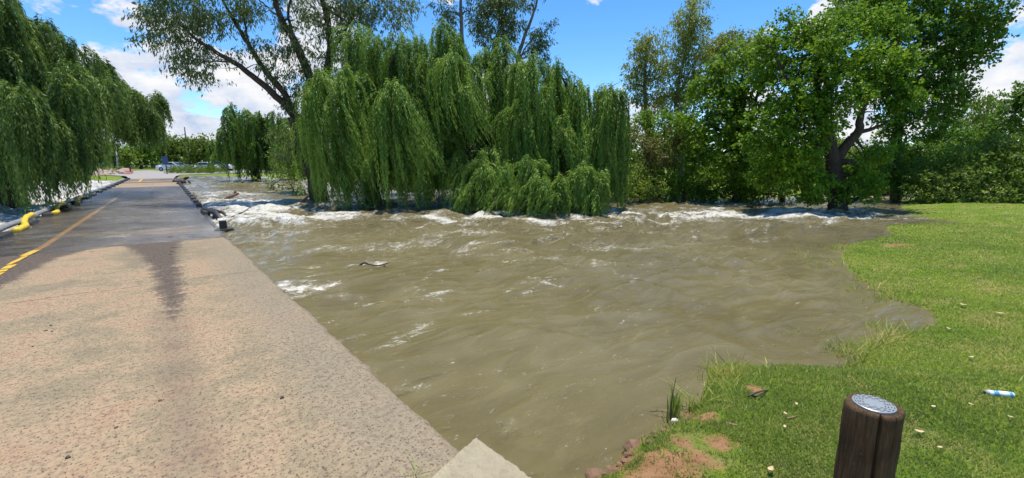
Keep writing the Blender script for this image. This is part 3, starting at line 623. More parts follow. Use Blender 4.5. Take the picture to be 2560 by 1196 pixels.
# ------------------------------------------------------------------ other trees
def lob(items): return [(dp(x, y, D), r / F * D) for x, y, r, D in items]
def tree(name, label, base, limbs, lobes, mat, bark, seed, trunk_r=.3, cat='tree', group=None, auto=True, fork=None, **kw):
    rng = np.random.default_rng(seed); root = empty(name, base, label, cat, group); mb = MB(); base = np.array(base, float)
    L = lob(lobes)
    for pts, r0, r1 in limbs:
        P = branchy(mb, rng, [dp(*p) for p in pts], r0, r1, 9 if r0 > .15 else 6, .015)
        if auto:
            for k in range(len(P) // 3):
                q = P[rng.integers(2, len(P))]; near = min(L, key=lambda l: np.linalg.norm(l[0] - q)); e = near[0] + rng.normal(0, .4, 3) * near[1]
                if np.linalg.norm(e - q) < 2.6: mb.tube([q, (q + e) / 2 + rng.normal(0, .06, 3), e], [r1 * .8, r1 * .5, r1 * .2], 5)
    if fork is not None:
        top = base + np.array([rng.uniform(-.1, .1), 0, fork]); mb.tube(smooth_path([base + np.array([0, 0, -.3]), base + np.array([0, 0, fork * .4]), top], 4), list(np.linspace(trunk_r * 1.25, trunk_r * .75, 9)), 10, .05, rng)
        auto_limbs(mb, rng, top, [l[0] for l in L], trunk_r * .4)
    mb.build('trunk', bark, root, True)
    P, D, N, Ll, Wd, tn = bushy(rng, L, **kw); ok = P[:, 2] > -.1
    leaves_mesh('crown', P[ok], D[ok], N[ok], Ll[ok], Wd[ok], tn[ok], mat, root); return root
def gb(x, y, z=-.1):
    p = at(x, y, z); return (p[0], p[1], z)
def gd(x, D, z=0.0):
    p = dp(x, 480, D); return (p[0], p[1], z)
# the big riverside tree
tree('broadleaf_tree', 'big bright green broadleaf tree with forked trunk standing in water near the lawn', gb(2092, 521, -.3),
     [([(2095, 530, 16.7), (2093, 490, 16.8), (2088, 440, 16.8), (2078, 385, 16.8), (2070, 340, 16.9)], .33, .21), ([(2070, 345, 16.9), (2050, 280, 16.8), (2040, 200, 16.6), (2050, 110, 16.6)], .22, .05),
      ([(2086, 405, 16.8), (2120, 360, 16.7), (2148, 325, 16.6), (2152, 285, 16.6), (2180, 220, 16.6), (2190, 130, 16.8)], .20, .05), ([(2070, 340, 16.9), (2010, 260, 16.6), (1960, 190, 16.5), (1930, 120, 16.6)], .14, .04), ([(2138, 335, 16.6), (2190, 320, 16.5), (2240, 290, 16.4)], .09, .03), ([(2075, 370, 16.8), (2000, 340, 16.6), (1930, 330, 16.5)], .12, .03)],
     [(1975, 90, 55, 17), (2060, 75, 60, 17), (2140, 60, 60, 17.4), (2210, 80, 55, 17.4), (2240, 150, 50, 17.4), (1960, 160, 50, 16.8), (2040, 160, 70, 16.5), (2130, 150, 70, 16.5), (2200, 190, 55, 16.8), (2000, 240, 65, 16.3), (2090, 235, 70, 16.2), (2230, 235, 45, 16.6), (2265, 250, 28, 16.2), (2200, 285, 30, 16.6),
      (1950, 300, 60, 16.4), (2030, 310, 60, 16.1), (1910, 370, 55, 16.4), (1980, 380, 65, 16.2), (2030, 375, 34, 16.4), (1940, 430, 55, 16.4), (2000, 455, 45, 16.1), (2062, 455, 24, 16.2), (2118, 470, 20, 16.2), (2145, 430, 28, 16.4), (2035, 440, 26, 16.3), (2140, 470, 34, 16.3), (2180, 450, 30, 16.5), (2050, 486, 28, 16.1), (2020, 490, 20, 16.4), (2170, 480, 26, 16.5), (2200, 380, 28, 16.8), (2160, 395, 22, 16.8), (1900, 200, 30, 17), (1915, 120, 26, 17)],
     BROAD, BARK, 31, dens=520, leaf=.105, asp=.75, droop=.3, fill=.52, sub=12)
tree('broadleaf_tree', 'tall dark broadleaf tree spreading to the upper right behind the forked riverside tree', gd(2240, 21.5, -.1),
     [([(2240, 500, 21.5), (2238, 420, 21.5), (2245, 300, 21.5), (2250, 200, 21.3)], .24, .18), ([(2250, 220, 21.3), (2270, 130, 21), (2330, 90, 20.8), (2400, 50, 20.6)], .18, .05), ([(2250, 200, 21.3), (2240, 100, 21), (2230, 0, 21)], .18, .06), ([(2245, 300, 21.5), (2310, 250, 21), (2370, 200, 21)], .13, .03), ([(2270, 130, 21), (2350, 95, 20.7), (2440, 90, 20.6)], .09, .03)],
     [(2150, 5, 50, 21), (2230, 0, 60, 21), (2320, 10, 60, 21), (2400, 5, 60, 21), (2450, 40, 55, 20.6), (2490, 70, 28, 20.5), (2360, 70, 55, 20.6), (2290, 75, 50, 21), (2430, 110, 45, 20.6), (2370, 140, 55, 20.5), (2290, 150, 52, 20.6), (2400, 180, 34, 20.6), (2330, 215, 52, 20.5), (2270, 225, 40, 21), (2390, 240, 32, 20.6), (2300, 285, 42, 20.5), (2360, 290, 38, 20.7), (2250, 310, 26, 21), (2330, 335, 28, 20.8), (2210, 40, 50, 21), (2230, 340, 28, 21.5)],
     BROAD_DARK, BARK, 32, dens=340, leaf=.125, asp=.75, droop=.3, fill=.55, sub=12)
tree('broadleaf_tree', 'mid green rounded broadleaf tree between the olive gum trees and the forked riverside tree', gd(1850, 20.5, 0),
     [], [(1800, 200, 42, 20.5), (1860, 150, 44, 20.5), (1900, 180, 40, 20), (1840, 230, 52, 20), (1780, 270, 48, 20), (1880, 270, 55, 20), (1750, 220, 26, 20.5), (1750, 330, 44, 19.8), (1820, 330, 55, 19.8), (1880, 350, 50, 19.8), (1780, 400, 50, 19.6), (1850, 420, 46, 19.5), (1790, 160, 26, 20.6), (1715, 300, 26, 20)],
     BROAD, BARK, 33, trunk_r=.28, fork=2.2, dens=260, leaf=.13, asp=.75, fill=.6)
# olive/pale gums on the far bank
def gum(label, xs, lobes, mat, seed, D, r=.16, group='gum trees on the far bank', **kw):
    tree('gum_tree', label, gd(xs[0][0], D, 0), [(list((x, y, D) for x, y in xs), r, .035)] + [([(x, y, D)] + [((x + lx) / 2, (y + ly) / 2 - 6, ld), (lx, ly, ld)], r * .32, .02) for (lx, ly, lr, ld) in lobes[::2] for (x, y) in [min(xs, key=lambda q: abs(q[1] - ly - 45))]], lobes, mat, BARK_GUM, seed, group=group, **kw)
gk = dict(leaf=.17, asp=.30, droop=1.0, dens=330, fill=.5, upn=.0, auto=False)
gum('slender pale gum tree with thin straight trunk, first one right of the willows', [(1617, 480), (1617, 350), (1612, 220), (1618, 120), (1625, 90)], [(1615, 100, 26, 26), (1600, 130, 26, 26), (1635, 140, 28, 26), (1590, 180, 26, 26), (1625, 195, 34, 26), (1655, 170, 22, 26), (1600, 240, 28, 26), (1645, 240, 28, 26), (1580, 215, 16, 26), (1620, 290, 28, 26)], GUM_OLIVE, 41, 26, **gk)
gum('tallest olive gum tree with a pointed top on the far bank right of the willows', [(1700, 480), (1702, 360), (1690, 250), (1715, 120), (1730, 20)], [(1738, 12, 22, 25), (1715, 40, 30, 25), (1745, 55, 24, 25), (1700, 75, 28, 25), (1735, 95, 32, 25), (1700, 125, 34, 25), (1750, 140, 28, 25), (1690, 170, 34, 25), (1735, 185, 34, 25), (1680, 220, 34, 25), (1725, 240, 34, 25), (1690, 280, 34, 25), (1755, 230, 26, 25), (1660, 260, 22, 25)], GUM_OLIVE, 42, 25, **gk)
gum('broad olive gum tree behind the rounded mid green tree', [(1830, 480), (1832, 300), (1825, 180), (1822, 110)], [(1800, 110, 34, 26), (1840, 95, 26, 26), (1780, 140, 30, 26), (1875, 105, 32, 26), (1905, 115, 26, 26), (1840, 140, 34, 26), (1790, 180, 34, 26), (1890, 150, 30, 26), (1770, 120, 20, 26)], GUM_OLIVE, 43, 26, **gk)
# gums behind the midstream willows
gum('gum tree with a bare pale trunk and a side branch above the tallest willow', [(1165, 440), (1160, 250), (1156, 120), (1152, 40), (1150, -30), (1140, -120)], [(1108, 30, 24, 24), (1120, 60, 20, 24), (1175, 30, 14, 24), (1110, -40, 40, 24), (1190, -60, 40, 24), (1150, -110, 50, 24)], GUM, 44, 24, group='gums behind the willows', **gk)
gum('gum tree with grey green leaf clumps showing between two willow tops', [(1262, 440), (1255, 300), (1262, 150), (1255, 60), (1250, -20)], [(1215, 30, 32, 25), (1255, 20, 34, 25), (1200, 65, 26, 25), (1245, 65, 34, 25), (1285, 50, 26, 25), (1230, -20, 44, 25), (1280, -10, 34, 25), (1215, 90, 22, 25), (1265, 95, 22, 25)], GUM, 45, 25, group='gums behind the willows', **gk)
gum('leaning gum tree with a bare diagonal limb at the right shoulder of the willow mass', [(1270, 440), (1280, 280), (1295, 150), (1312, 90), (1335, 30), (1350, -30)], [(1345, 85, 22, 25), (1360, 110, 18, 25), (1335, 120, 24, 25), (1370, 60, 12, 25), (1350, 145, 20, 25), (1365, -50, 40, 25), (1330, 10, 12, 25)], GUM, 46, 25, group='gums behind the willows', **gk)
# big leaning eucalyptus upper left
EU = [(370, 20, 34, 18), (420, 10, 40, 18), (475, 15, 42, 18), (400, 60, 36, 18), (450, 70, 42, 18), (500, 60, 36, 18), (360, 100, 20, 18), (410, 110, 30, 18), (460, 120, 32, 18), (510, 115, 26, 18), (530, 30, 32, 18), (590, 15, 30, 18.5), (640, 15, 34, 18.5), (610, 60, 22, 18.5), (560, 70, 20, 18),
      (455, 165, 24, 17.5), (500, 160, 30, 17.5), (520, 195, 22, 17.5), (480, 190, 20, 17.5), (540, 150, 16, 17.5), (590, 130, 16, 18.5), (640, 110, 24, 18.5), (660, 160, 24, 18.5), (700, 130, 28, 19), (690, 200, 24, 19), (720, 60, 28, 19), (760, 20, 36, 19), (740, 120, 30, 19), (760, 180, 34, 19), (730, 230, 28, 19), (800, 60, 36, 19.5), (810, 130, 36, 19.5), (790, 200, 34, 19.5),
      (850, 30, 44, 19.5), (860, 100, 40, 19.5), (900, 10, 40, 19.5), (920, 50, 36, 20), (960, 15, 36, 20), (1000, 30, 26, 20), (1030, 10, 20, 20), (980, 60, 22, 20), (740, 270, 24, 19), (700, -40, 60, 19), (560, -50, 60, 18), (430, -50, 60, 18), (820, -50, 60, 19), (930, -60, 60, 20), (710, 330, 30, 19.5), (740, 370, 34, 19.5), (700, 390, 26, 20), (770, 320, 30, 19.5)]
tree('gum_tree', 'great leaning gum tree with long dark limbs spread over the sky at upper left', gd(800, 19.5, -.4),
     [([(800, 505, 19.5), (790, 430, 19.5), (770, 360, 19.4), (735, 290, 19.2)], .42, .30), ([(735, 290, 19.2), (690, 240, 18.8), (640, 198, 18.4), (590, 160, 18), (540, 130, 17.8), (480, 90, 17.8), (430, 40, 18)], .16, .03), ([(735, 290, 19.2), (712, 235, 19), (665, 180, 18.7), (620, 110, 18.5), (590, 60, 18.5), (550, -10, 18.5)], .15, .04), ([(580, 155, 18), (525, 155, 17.6), (470, 160, 17.5)], .035, .015), ([(548, 135, 17.8), (500, 110, 17.9), (440, 100, 18)], .035, .015), ([(620, 110, 18.5), (612, 60, 18.5), (600, 0, 18.5)], .05, .02),
      ([(765, 350, 19.4), (790, 240, 19.4), (765, 170, 19.2), (735, 100, 19), (700, 40, 19), (680, -30, 19)], .24, .08), ([(775, 200, 19.3), (740, 110, 19.2), (720, 30, 19.1), (740, -30, 19)], .08, .04), ([(790, 240, 19.4), (822, 160, 19.5), (825, 80, 19.5), (800, -20, 19.5)], .2, .1), ([(820, 150, 19.5), (860, 80, 19.6), (900, 20, 19.8), (960, -30, 20)], .1, .04), ([(700, 45, 19), (670, 20, 19), (640, -10, 19)], .04, .02), ([(745, 370, 19.4), (790, 300, 19.4), (810, 200, 19.5)], .14, .08)],
     EU, GUM, BARK, 47, group='great gum', leaf=.15, asp=.28, droop=1.2, dens=330, fill=.5, upn=.0, sub=8)

# shrubs along the far bank, each its own plant
SHR = [('pale leafy shrub at the water edge just right of the willow curtain', [(1600, 470, 34, 19.5), (1640, 480, 26, 19.5), (1575, 450, 24, 19.8), (1600, 430, 22, 20)], SHRUB, .11),
       ('brownish dry shrub above the pale shrub beside the willow curtain', [(1620, 370, 40, 20.5), (1660, 400, 38, 20.5), (1590, 340, 30, 21), (1690, 350, 34, 21)], SHRUB_DRY, .11),
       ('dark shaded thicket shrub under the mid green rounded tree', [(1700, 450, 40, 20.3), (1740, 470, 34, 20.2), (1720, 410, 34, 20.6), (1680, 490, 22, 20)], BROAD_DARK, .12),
       ('bright leafy shrub over the water left of the big forked trunk', [(1840, 470, 30, 19.4), (1875, 480, 26, 19.3), (1850, 440, 30, 19.6), (1800, 480, 26, 19.6)], BROAD, .13),
       ('light green bush rising above the dry shrub on the far bank', [(1660, 300, 28, 22), (1600, 300, 24, 22), (1640, 330, 30, 22), (1700, 310, 26, 22)], BROAD, .13),
       ('low dark shrub hanging over water behind the big forked trunk on its left', [(1920, 470, 34, 19), (1965, 480, 28, 19), (1990, 440, 34, 20)], BROAD_DARK, .12),
       ('sprawling olive shrub at the left end of the lawn hedge', [(2300, 455, 36, 19), (2340, 470, 36, 18.6), (2320, 420, 30, 19.4), (2290, 485, 20, 18.8), (2330, 498, 22, 18.2), (2370, 500, 20, 18.2)], HEDGE, .12),
       ('broad olive green bush in the middle of the lawn hedge', [(2400, 400, 44, 19), (2440, 440, 46, 18.4), (2390, 460, 38, 18.6), (2420, 490, 26, 18.2), (2370, 490, 24, 18.3), (2400, 505, 20, 17.9), (2450, 506, 22, 17.8)], HEDGE, .12),
       ('tall olive green bush at the right frame edge behind the lawn', [(2500, 380, 50, 19), (2560, 370, 55, 19), (2530, 430, 50, 18.4), (2590, 440, 50, 18.2), (2500, 480, 34, 18), (2560, 490, 34, 17.9), (2640, 400, 60, 19), (2490, 506, 22, 17.7), (2540, 506, 24, 17.6), (2600, 506, 26, 17.5)], HEDGE, .12),
       ('green undergrowth seen between the forked trunk and the lawn hedge', [(2190, 430, 34, 25), (2230, 440, 30, 25), (2150, 440, 28, 25), (2260, 400, 34, 25), (2200, 470, 24, 24.5), (2270, 450, 28, 24)], BROAD, .15),
       ('shaded tree filling the gap above the lawn hedge', [(2270, 370, 30, 24), (2340, 380, 40, 24), (2400, 340, 34, 25), (2460, 340, 34, 25)], BROAD_DARK, .16),
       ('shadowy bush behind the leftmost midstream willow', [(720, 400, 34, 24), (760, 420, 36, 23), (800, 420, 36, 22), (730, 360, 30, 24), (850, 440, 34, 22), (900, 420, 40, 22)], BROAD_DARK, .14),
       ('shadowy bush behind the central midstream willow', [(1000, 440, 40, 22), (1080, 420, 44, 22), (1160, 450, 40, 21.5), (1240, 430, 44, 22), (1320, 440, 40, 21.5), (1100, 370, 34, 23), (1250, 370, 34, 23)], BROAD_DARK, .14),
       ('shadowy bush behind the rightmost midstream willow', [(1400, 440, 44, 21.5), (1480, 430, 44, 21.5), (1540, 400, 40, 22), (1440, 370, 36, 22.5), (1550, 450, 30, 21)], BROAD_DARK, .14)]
for i, (lb, lbs, mt, lf) in enumerate(SHR):
    D = sum(l[3] for l in lbs) / len(lbs); x = sum(l[0] for l in lbs) / len(lbs)
    tree('shrub', lb, gd(x, D, -.1), [], lbs, mt, BARK, 60 + i, trunk_r=.1, fork=.35, cat='shrub', group='shrubs along the banks', dens=330, leaf=lf, asp=.5, fill=.62)
for i, (lb, lbs, mt) in enumerate((('light green shrub behind the slender pale gum trunk', [(1580, 400, 34, 23), (1620, 440, 36, 23), (1600, 480, 30, 22.5), (1560, 460, 30, 22.5), (1640, 360, 32, 23.5)], SHRUB), ('dense green shrub between the dry shrub and the dark thicket', [(1680, 380, 36, 22.5), (1720, 350, 36, 22.5), (1660, 440, 36, 22), (1700, 480, 30, 21.5), (1760, 440, 36, 21.5)], BROAD), ('shaded shrub filling the water edge below the mid green rounded tree', [(1780, 480, 26, 20.5), (1830, 495, 20, 20), (1870, 440, 40, 21.5), (1920, 420, 40, 21.5), (1740, 490, 24, 20.5), (1890, 490, 20, 20)], BROAD_DARK), ('dark leafy bush hiding the trunk of the tall dark tree', [(2240, 460, 30, 20), (2215, 430, 30, 20.3), (2260, 420, 34, 20.3), (2235, 375, 34, 20.5), (2270, 460, 26, 19.6), (2210, 395, 26, 20.5)], BROAD_DARK), ('willowy pale green bush behind the big forked trunk', [(2060, 430, 36, 24), (2110, 440, 34, 24), (2160, 400, 34, 25), (2100, 380, 34, 25), (2030, 390, 34, 24), (2190, 470, 22, 24), (2080, 475, 22, 24)], SHRUB))):
    tree('shrub', lb, gd(lbs[0][0], lbs[0][3], -.1), [], lbs, mt, BARK, 160 + i, trunk_r=.1, fork=.35, cat='shrub', group='shrubs along the banks', dens=260, leaf=.14, asp=.5, fill=.6)
# trees closing the right background
tree('willow_tree', 'hazy weeping tree above the lawn hedge under the white cloud', gd(2440, 30, 0), [], [(2430, 260, 34, 30), (2470, 255, 28, 30), (2410, 300, 34, 30), (2460, 300, 36, 30), (2500, 290, 30, 30), (2430, 340, 34, 30), (2490, 340, 34, 30)], SHRUB, BARK, 80, trunk_r=.25, fork=2.5, dens=150, leaf=.24, asp=.25, droop=1.8, upn=0, fill=.55)
tree('dark_tree', 'dark tree cut by the right frame edge above the lawn hedge', gd(2560, 24, 0), [], [(2545, 240, 26, 24), (2580, 270, 40, 24), (2530, 300, 28, 24), (2600, 220, 40, 24), (2570, 330, 34, 24)], BROAD_DARK, BARK, 81, trunk_r=.25, fork=2.5, dens=200, leaf=.16, fill=.6)
def wood():      # closed far wood behind everything on the right bank
    rng = np.random.default_rng(90); L = []
    for i in range(85):
        x = rng.uniform(1000, 2750); D = rng.uniform(30, 36); y = rng.uniform(345, 470) if x > 1560 else rng.uniform(320, 470)
        if 1660 < x < 2300: y = max(y, 360)
        L.append((x, y, rng.uniform(28, 42), D))
    P, D, N, Ll, Wd, tn = bushy(rng, lob(L), dens=62, leaf=.30, asp=.6, fill=.6); ok = P[:, 2] > -.1
    o = leaves_mesh('wood', P[ok], D[ok], N[ok], Ll[ok], Wd[ok], tn[ok], BROAD_DARK)
    tag(o, 'dense dark wood closing the view behind the far bank trees', 'wood', None, 'stuff')
wood()

# ------------------------------------------------------------------ far shore
FT = [('rounded green tree at the far shore just left of the leaning pole', [(430, 365, 26, 82), (415, 380, 20, 82), (452, 385, 22, 82), (440, 395, 22, 82)], FARLEAF, 430),
      ('lime and rust tinted tree at the far shore right of the leaning pole', [(500, 362, 24, 76), (520, 380, 24, 76), (485, 385, 20, 76), (535, 365, 20, 76), (505, 398, 20, 76)], FARLEAF, 508),
      ('olive tree standing behind the pale lamp pole at the far shore', [(300, 375, 22, 78), (280, 388, 18, 78), (318, 390, 20, 78), (312, 400, 14, 78)], SHRUB, 300),
      ('lime green tree left of the pale lamp pole at the far shore', [(240, 375, 20, 80), (225, 390, 18, 80), (255, 392, 18, 80)], FARLEAF, 240),
      ('dark hazy tree directly above the end of the causeway road', [(350, 378, 24, 100), (375, 372, 22, 100), (395, 385, 20, 100), (330, 385, 18, 100), (360, 395, 20, 100)], BROAD_DARK, 362),
      ('distant dark tree top between the leaning pole and the causeway end', [(412, 362, 16, 120), (440, 358, 18, 120), (462, 362, 16, 120), (480, 365, 14, 120)], BROAD_DARK, 440),
      ('green tree behind the trunk of the distant pale willow', [(560, 375, 26, 84), (590, 390, 24, 84), (620, 380, 26, 84), (650, 390, 24, 84)], FARLEAF, 600),
      ('far green tree seen through the hanging strands at the left edge', [(60, 380, 30, 90), (110, 385, 28, 90), (160, 378, 30, 90), (20, 385, 28, 90), (-60, 380, 36, 90)], FARLEAF, 90),
      ('long far hedge tree behind the fence left of the lamp pole', [(190, 385, 22, 95), (215, 378, 18, 95), (265, 370, 18, 95), (170, 392, 18, 95)], BROAD_DARK, 215)]
for i, (lb, lbs, mt, x) in enumerate(FT):
    D = lbs[0][3]; tree('park_tree', lb, gd(x, D, .1), [], lbs, mt, BARK, 100 + i, trunk_r=.3, fork=1.9, group='trees on the far shore', dens=34, leaf=.42, asp=.7, fill=.6)
def far_hedge():
    rng = np.random.default_rng(91); L = []
    for x in range(-500, 760, 16): L.append((x + rng.uniform(-6, 6), 396 + rng.uniform(-3, 4), rng.uniform(11, 15), 112))
    P, D, N, Ll, Wd, tn = bushy(rng, lob(L), dens=18, leaf=.5, asp=.7, fill=.6); P[:, 2] = np.maximum(P[:, 2], .1)
    tag(leaves_mesh('far_wood', P, D, N, Ll, Wd, tn, BROAD_DARK), 'far line of trees closing the horizon behind the parking ground', 'wood', None, 'stuff')
far_hedge()
def weeds(label, x0, x1, ypx, n, mat, seed, size=.10):
    rng = np.random.default_rng(seed); L = []
    for i in range(n):
        p = at(rng.uniform(x0, x1), ypx + rng.uniform(-3, 3), .1); L.append((np.array([p[0], p[1], .25]), rng.uniform(.4, .8)))
    P, D, N, Ll, Wd, tn = bushy(rng, L, dens=50, leaf=.25, asp=.4, fill=.5, droop=-.5); ok = P[:, 2] > 0
    tag(leaves_mesh('ground_cover', P[ok], D[ok], N[ok], Ll[ok], Wd[ok], tn[ok], mat), label, 'plants', None, 'stuff')
weeds('bright green waterside plants on the far shore right of the causeway', 425, 555, 432, 60, FARLEAF, 93)
weeds('dry green weeds among the rubble left of the causeway end', 238, 300, 430, 14, SHRUB, 94)

# ------------------------------------------------------------------ materials for objects
M_BLACK = simple('black_rubber', (.018, .018, .02), (.035, .032, .03), 20, .55)
M_RAIL = simple('grey_pipe', (.30, .32, .33), (.16, .16, .15), 6, .5)
M_YEL = simple('yellow_plastic', (.78, .56, .02), (.50, .34, .04), 9, .5, .3)
M_RUST = simple('rust', (.30, .10, .05), (.16, .06, .035), 6, .8)
M_ROCK = simple('pale_rock', (.42, .32, .25), (.25, .17, .12), 3, .9, .7, .04)
M_WOODDRY = simple('drift_wood', (.34, .22, .14), (.16, .09, .055), 9, .8, .5, .01)
M_WOODDARK = simple('wet_wood', (.045, .03, .025), (.09, .055, .04), 12, .6, .6, .01)
M_EARTH = simple('earth_clod', (.24, .14, .08), (.12, .07, .04), 14, .95, .8, .02)
M_STEEL = simple('steel', (.36, .37, .38), (.26, .27, .28), 8, .45)
M_WHITE = simple('white_paint', (.78, .79, .80), (.70, .70, .70), 3, .3, .02)
M_GLASS = simple('dark_glass', (.02, .025, .03), (.03, .03, .035), 2, .08, 0.0)
M_TYRE = simple('tyre_rubber', (.02, .02, .02), None, 8, .8)
M_BLUE = simple('blue_board', (.03, .06, .17), (.05, .08, .2), 3, .5)
M_SILVER = simple('silver_paint', (.42, .44, .46), None, 3, .3, .02)
M_RED = simple('dark_red_paint', (.25, .03, .03), None, 3, .3, .02)

# left kerb: grey pipe rail, black blocks, yellow sleeves
def left_kerb():
    rng = random.Random(4)
    root = empty('pipe_rail', W(-3.1, 12), 'long grey pipe rail on black blocks along the left edge of the causeway', 'railing')
    mb = MB(); P = [W(ledge(s) - .02, s, .12 + .015 * math.sin(s * 1.7)) for s in np.arange(10.5, 54, .8)]
    mb.tube(P, [.07] * len(P), 10); mb.build('rail', M_RAIL, root, True)
    for i, s in enumerate(np.arange(14.6, 57, 2.6)):
        b = MB(); h = .12 + rng.uniform(-.02, .02); c = W(ledge(s) + .13, s + rng.uniform(-.2, .2), h / 2 - .005); b.box(c, (.26, .9, h), RA, .92); b.build('block', M_BLACK, root, bevel=.02)
    def sleeve(s0, s1, label, sag):
        pts = []
        n = 10
        for k in range(n + 1):
            t = k / n; s = s0 + (s1 - s0) * t
            pts.append(W(ledge(s) + .24 - .17 * smooth(np.array(t), .2, .8) + .03 * math.sin(t * 6 + sag), s, .07 + .11 * float(smooth(np.array(t), .35, .95)) + .02 * math.sin(t * 8 + sag)))
        m = MB(); m.tube(smooth_path(pts, 3), [.066 + .008 * math.sin(k * 1.3) for k in range(3 * n + 1)], 10); o = m.build('flexible_pipe', M_YEL, None, True)
        tag(o, label, 'pipe', 'yellow flexible pipes')
    sleeve(15.1, 17.9, 'nearest sagging yellow flexible pipe lying against the grey pipe rail', 0); sleeve(19.4, 22.4, 'second yellow flexible pipe from the camera beside the grey pipe rail', 1.5); sleeve(24.0, 26.6, 'farthest yellow flexible pipe beside the grey pipe rail under the willow', 2.4)
left_kerb()
# right kerb: separate black blocks
def right_kerb():
    rng = random.Random(6); ss = [13.0, 17.2, 20.3, 22.2, 24.1, 26.0, 28, 30, 32, 34, 36.2, 38.5, 41, 43.5, 46, 49, 52, 55]
    lab = ['small black kerb stub at the near corner where water starts crossing the road', 'black kerb block beside the dark broken pipe in the white foam']
    proto = None
    for i, s in enumerate(ss):
        if i == 0:
            m = MB(); m.box(W(1.05, s, .10), (.16, .16, .24), RA, .95); m.box(W(1.06, s, .0), (.42, .26, .05), RA, .9); o = m.build('kerb_stub', M_BLACK, bevel=.01); tag(o, lab[0], 'kerb block'); continue
        m = MB(); l_ = .95 + rng.uniform(-.2, .2); m.box(W(.95, s, .06), (.18, l_, .15), RA + rng.uniform(-.04, .04), .9)
        o = m.build('kerb_block', M_BLACK, bevel=.02); tag(o, lab[1] if i == 1 else 'one of the evenly spaced black kerb blocks along the right edge of the causeway', 'kerb block', 'black kerb blocks along the right edge')
    m = MB(); m.tube([W(.95, 17.5, .14), W(1.15, 16.2, .12), W(1.25, 15.3, -.1)], [.08, .08, .07], 10); m.tube([W(1.1, 17.3, .15), W(1.35, 16.2, .1), W(1.45, 15.6, -.1)], [.05, .05, .04], 8)
    tag(m.build('broken_pipe', M_BLACK, None, True), 'dark broken pipe tipping off the causeway edge into the foam', 'pipe')
right_kerb()

def debris(name, label, cat, tubes, mat, group=None):
    m = MB()
    for pts, r0, r1 in tubes: P = smooth_path(pts, 4); m.tube(P, list(np.linspace(r0, r1, len(P))), 7)
    return tag(m.build(name, mat, None, True), label, cat, group)
debris('driftwood', 'pale forked driftwood stump sticking up from the water beyond the rapids', 'driftwood', [([dp(565, 500, 19), dp(572, 494, 19), dp(588, 488, 18.9), dp(596, 483, 18.9)], .10, .05), ([dp(585, 490, 19), dp(588, 483, 19), dp(588, 477, 19)], .07, .045)], M_WOODDRY)
debris('stick', 'thin dark stick slanting out of the white foam by the causeway corner', 'stick', [([dp(560, 552, 13.4), dp(580, 543, 13.4), dp(613, 528, 13.6)], .035, .014), ([dp(613, 528, 13.6), dp(622, 521, 13.6), dp(630, 518, 13.6)], .014, .006), ([dp(616, 526, 13.6), dp(624, 527, 13.6)], .010, .005)], M_WOODDARK)
debris('branch', 'dark bent branch drifting in the brown water midstream', 'branch', [([dp(893, 670, 7.45), dp(905, 660, 7.45), dp(914, 657, 7.45), dp(922, 661, 7.45), dp(945, 664, 7.4), dp(960, 661, 7.35), dp(975, 657, 7.3)], .022, .006), ([dp(958, 661, 7.35), dp(962, 667, 7.35), dp(962, 678, 7.35)], .010, .004)], M_WOODDARK)
debris('log', 'dark waterlogged log against the far right causeway edge', 'log', [([at(438, 455, 0), dp(455, 450, 42), dp(470, 444, 42)], .22, .12), ([dp(445, 453, 42), dp(452, 446, 42)], .10, .06)], M_WOODDARK)
debris('log', 'short black stump in the foam beside the far causeway edge', 'log', [([dp(452, 465, 34), dp(455, 457, 34), dp(461, 455, 34)], .32, .22)], M_WOODDARK)
debris('log', 'dark stick leaning in the white eddy right of the far causeway edge', 'log', [([dp(478, 462, 34), dp(474, 456, 34), dp(470, 451, 34)], .10, .06)], M_WOODDARK)
debris('branch', 'thin submerged branch slanting into the river at the foot of the willows', 'branch', [([dp(745, 513, 17), dp(760, 500, 17), dp(775, 488, 17)], .07, .03)], M_WOODDARK)
# leafy half-drowned plants
for lb, lbs, sd in (('leafy half drowned sapling in the river left of the willows', [(700, 420, 20, 26), (730, 440, 18, 25), (690, 445, 12, 26), (740, 410, 20, 25)], 201), ('trailing leafy sprays touching the water left of the willows', [(650, 448, 9, 30), (668, 452, 9, 29), (690, 468, 10, 26), (722, 470, 14, 25), (750, 476, 16, 23), (765, 482, 14, 22)], 202)):
    tree('sapling', lb, gd(lbs[0][0] + 30, lbs[0][3] - 1, -.3), [], lbs, SHRUB, BARK, sd, trunk_r=.05, fork=.4, cat='plant', dens=150, leaf=.15, asp=.5, fill=.5)

# far shore objects
def pole(name, label, base, top, r, mat, extras=()):
    root = empty(name, base, label, 'pole'); m = MB(); m.tube([base, (np.array(base) + np.array(top)) / 2, top], [r, r * .85, r * .6], 8); m.build('shaft', mat, root, True)
    for nm, c, size, mt in extras: b = MB(); b.box(c, size, RA); b.build(nm, mt, root, bevel=.01)
    return root
b0 = at(475, 428, .1); pole('utility_pole', 'tall dark leaning pole rising above the far shore trees', b0, dp(461, 318, b0[1]), .13, M_BLACK, [('insulator', dp(473, 370, b0[1]), (.35, .3, .5), M_WHITE), ('insulator', dp(474, 386, b0[1]), (.5, .35, .6), M_SILVER)])
b0 = at(296, 429, .1); root = pole('lamp_pole', 'pale grey lamp pole at the left end of the causeway', b0, dp(290, 378, b0[1]), .14, M_STEEL); m = MB(); tp = dp(290, 378, b0[1]); m.tube([tp, dp(286, 368, b0[1]), dp(284, 345, b0[1])], [.09, .08, .07], 8); m.build('mast', M_STEEL, root, True); m = MB(); m.box(dp(281, 345, b0[1]), (.7, .25, .14), RA); m.build('lamp_head', M_STEEL, root, bevel=.02)
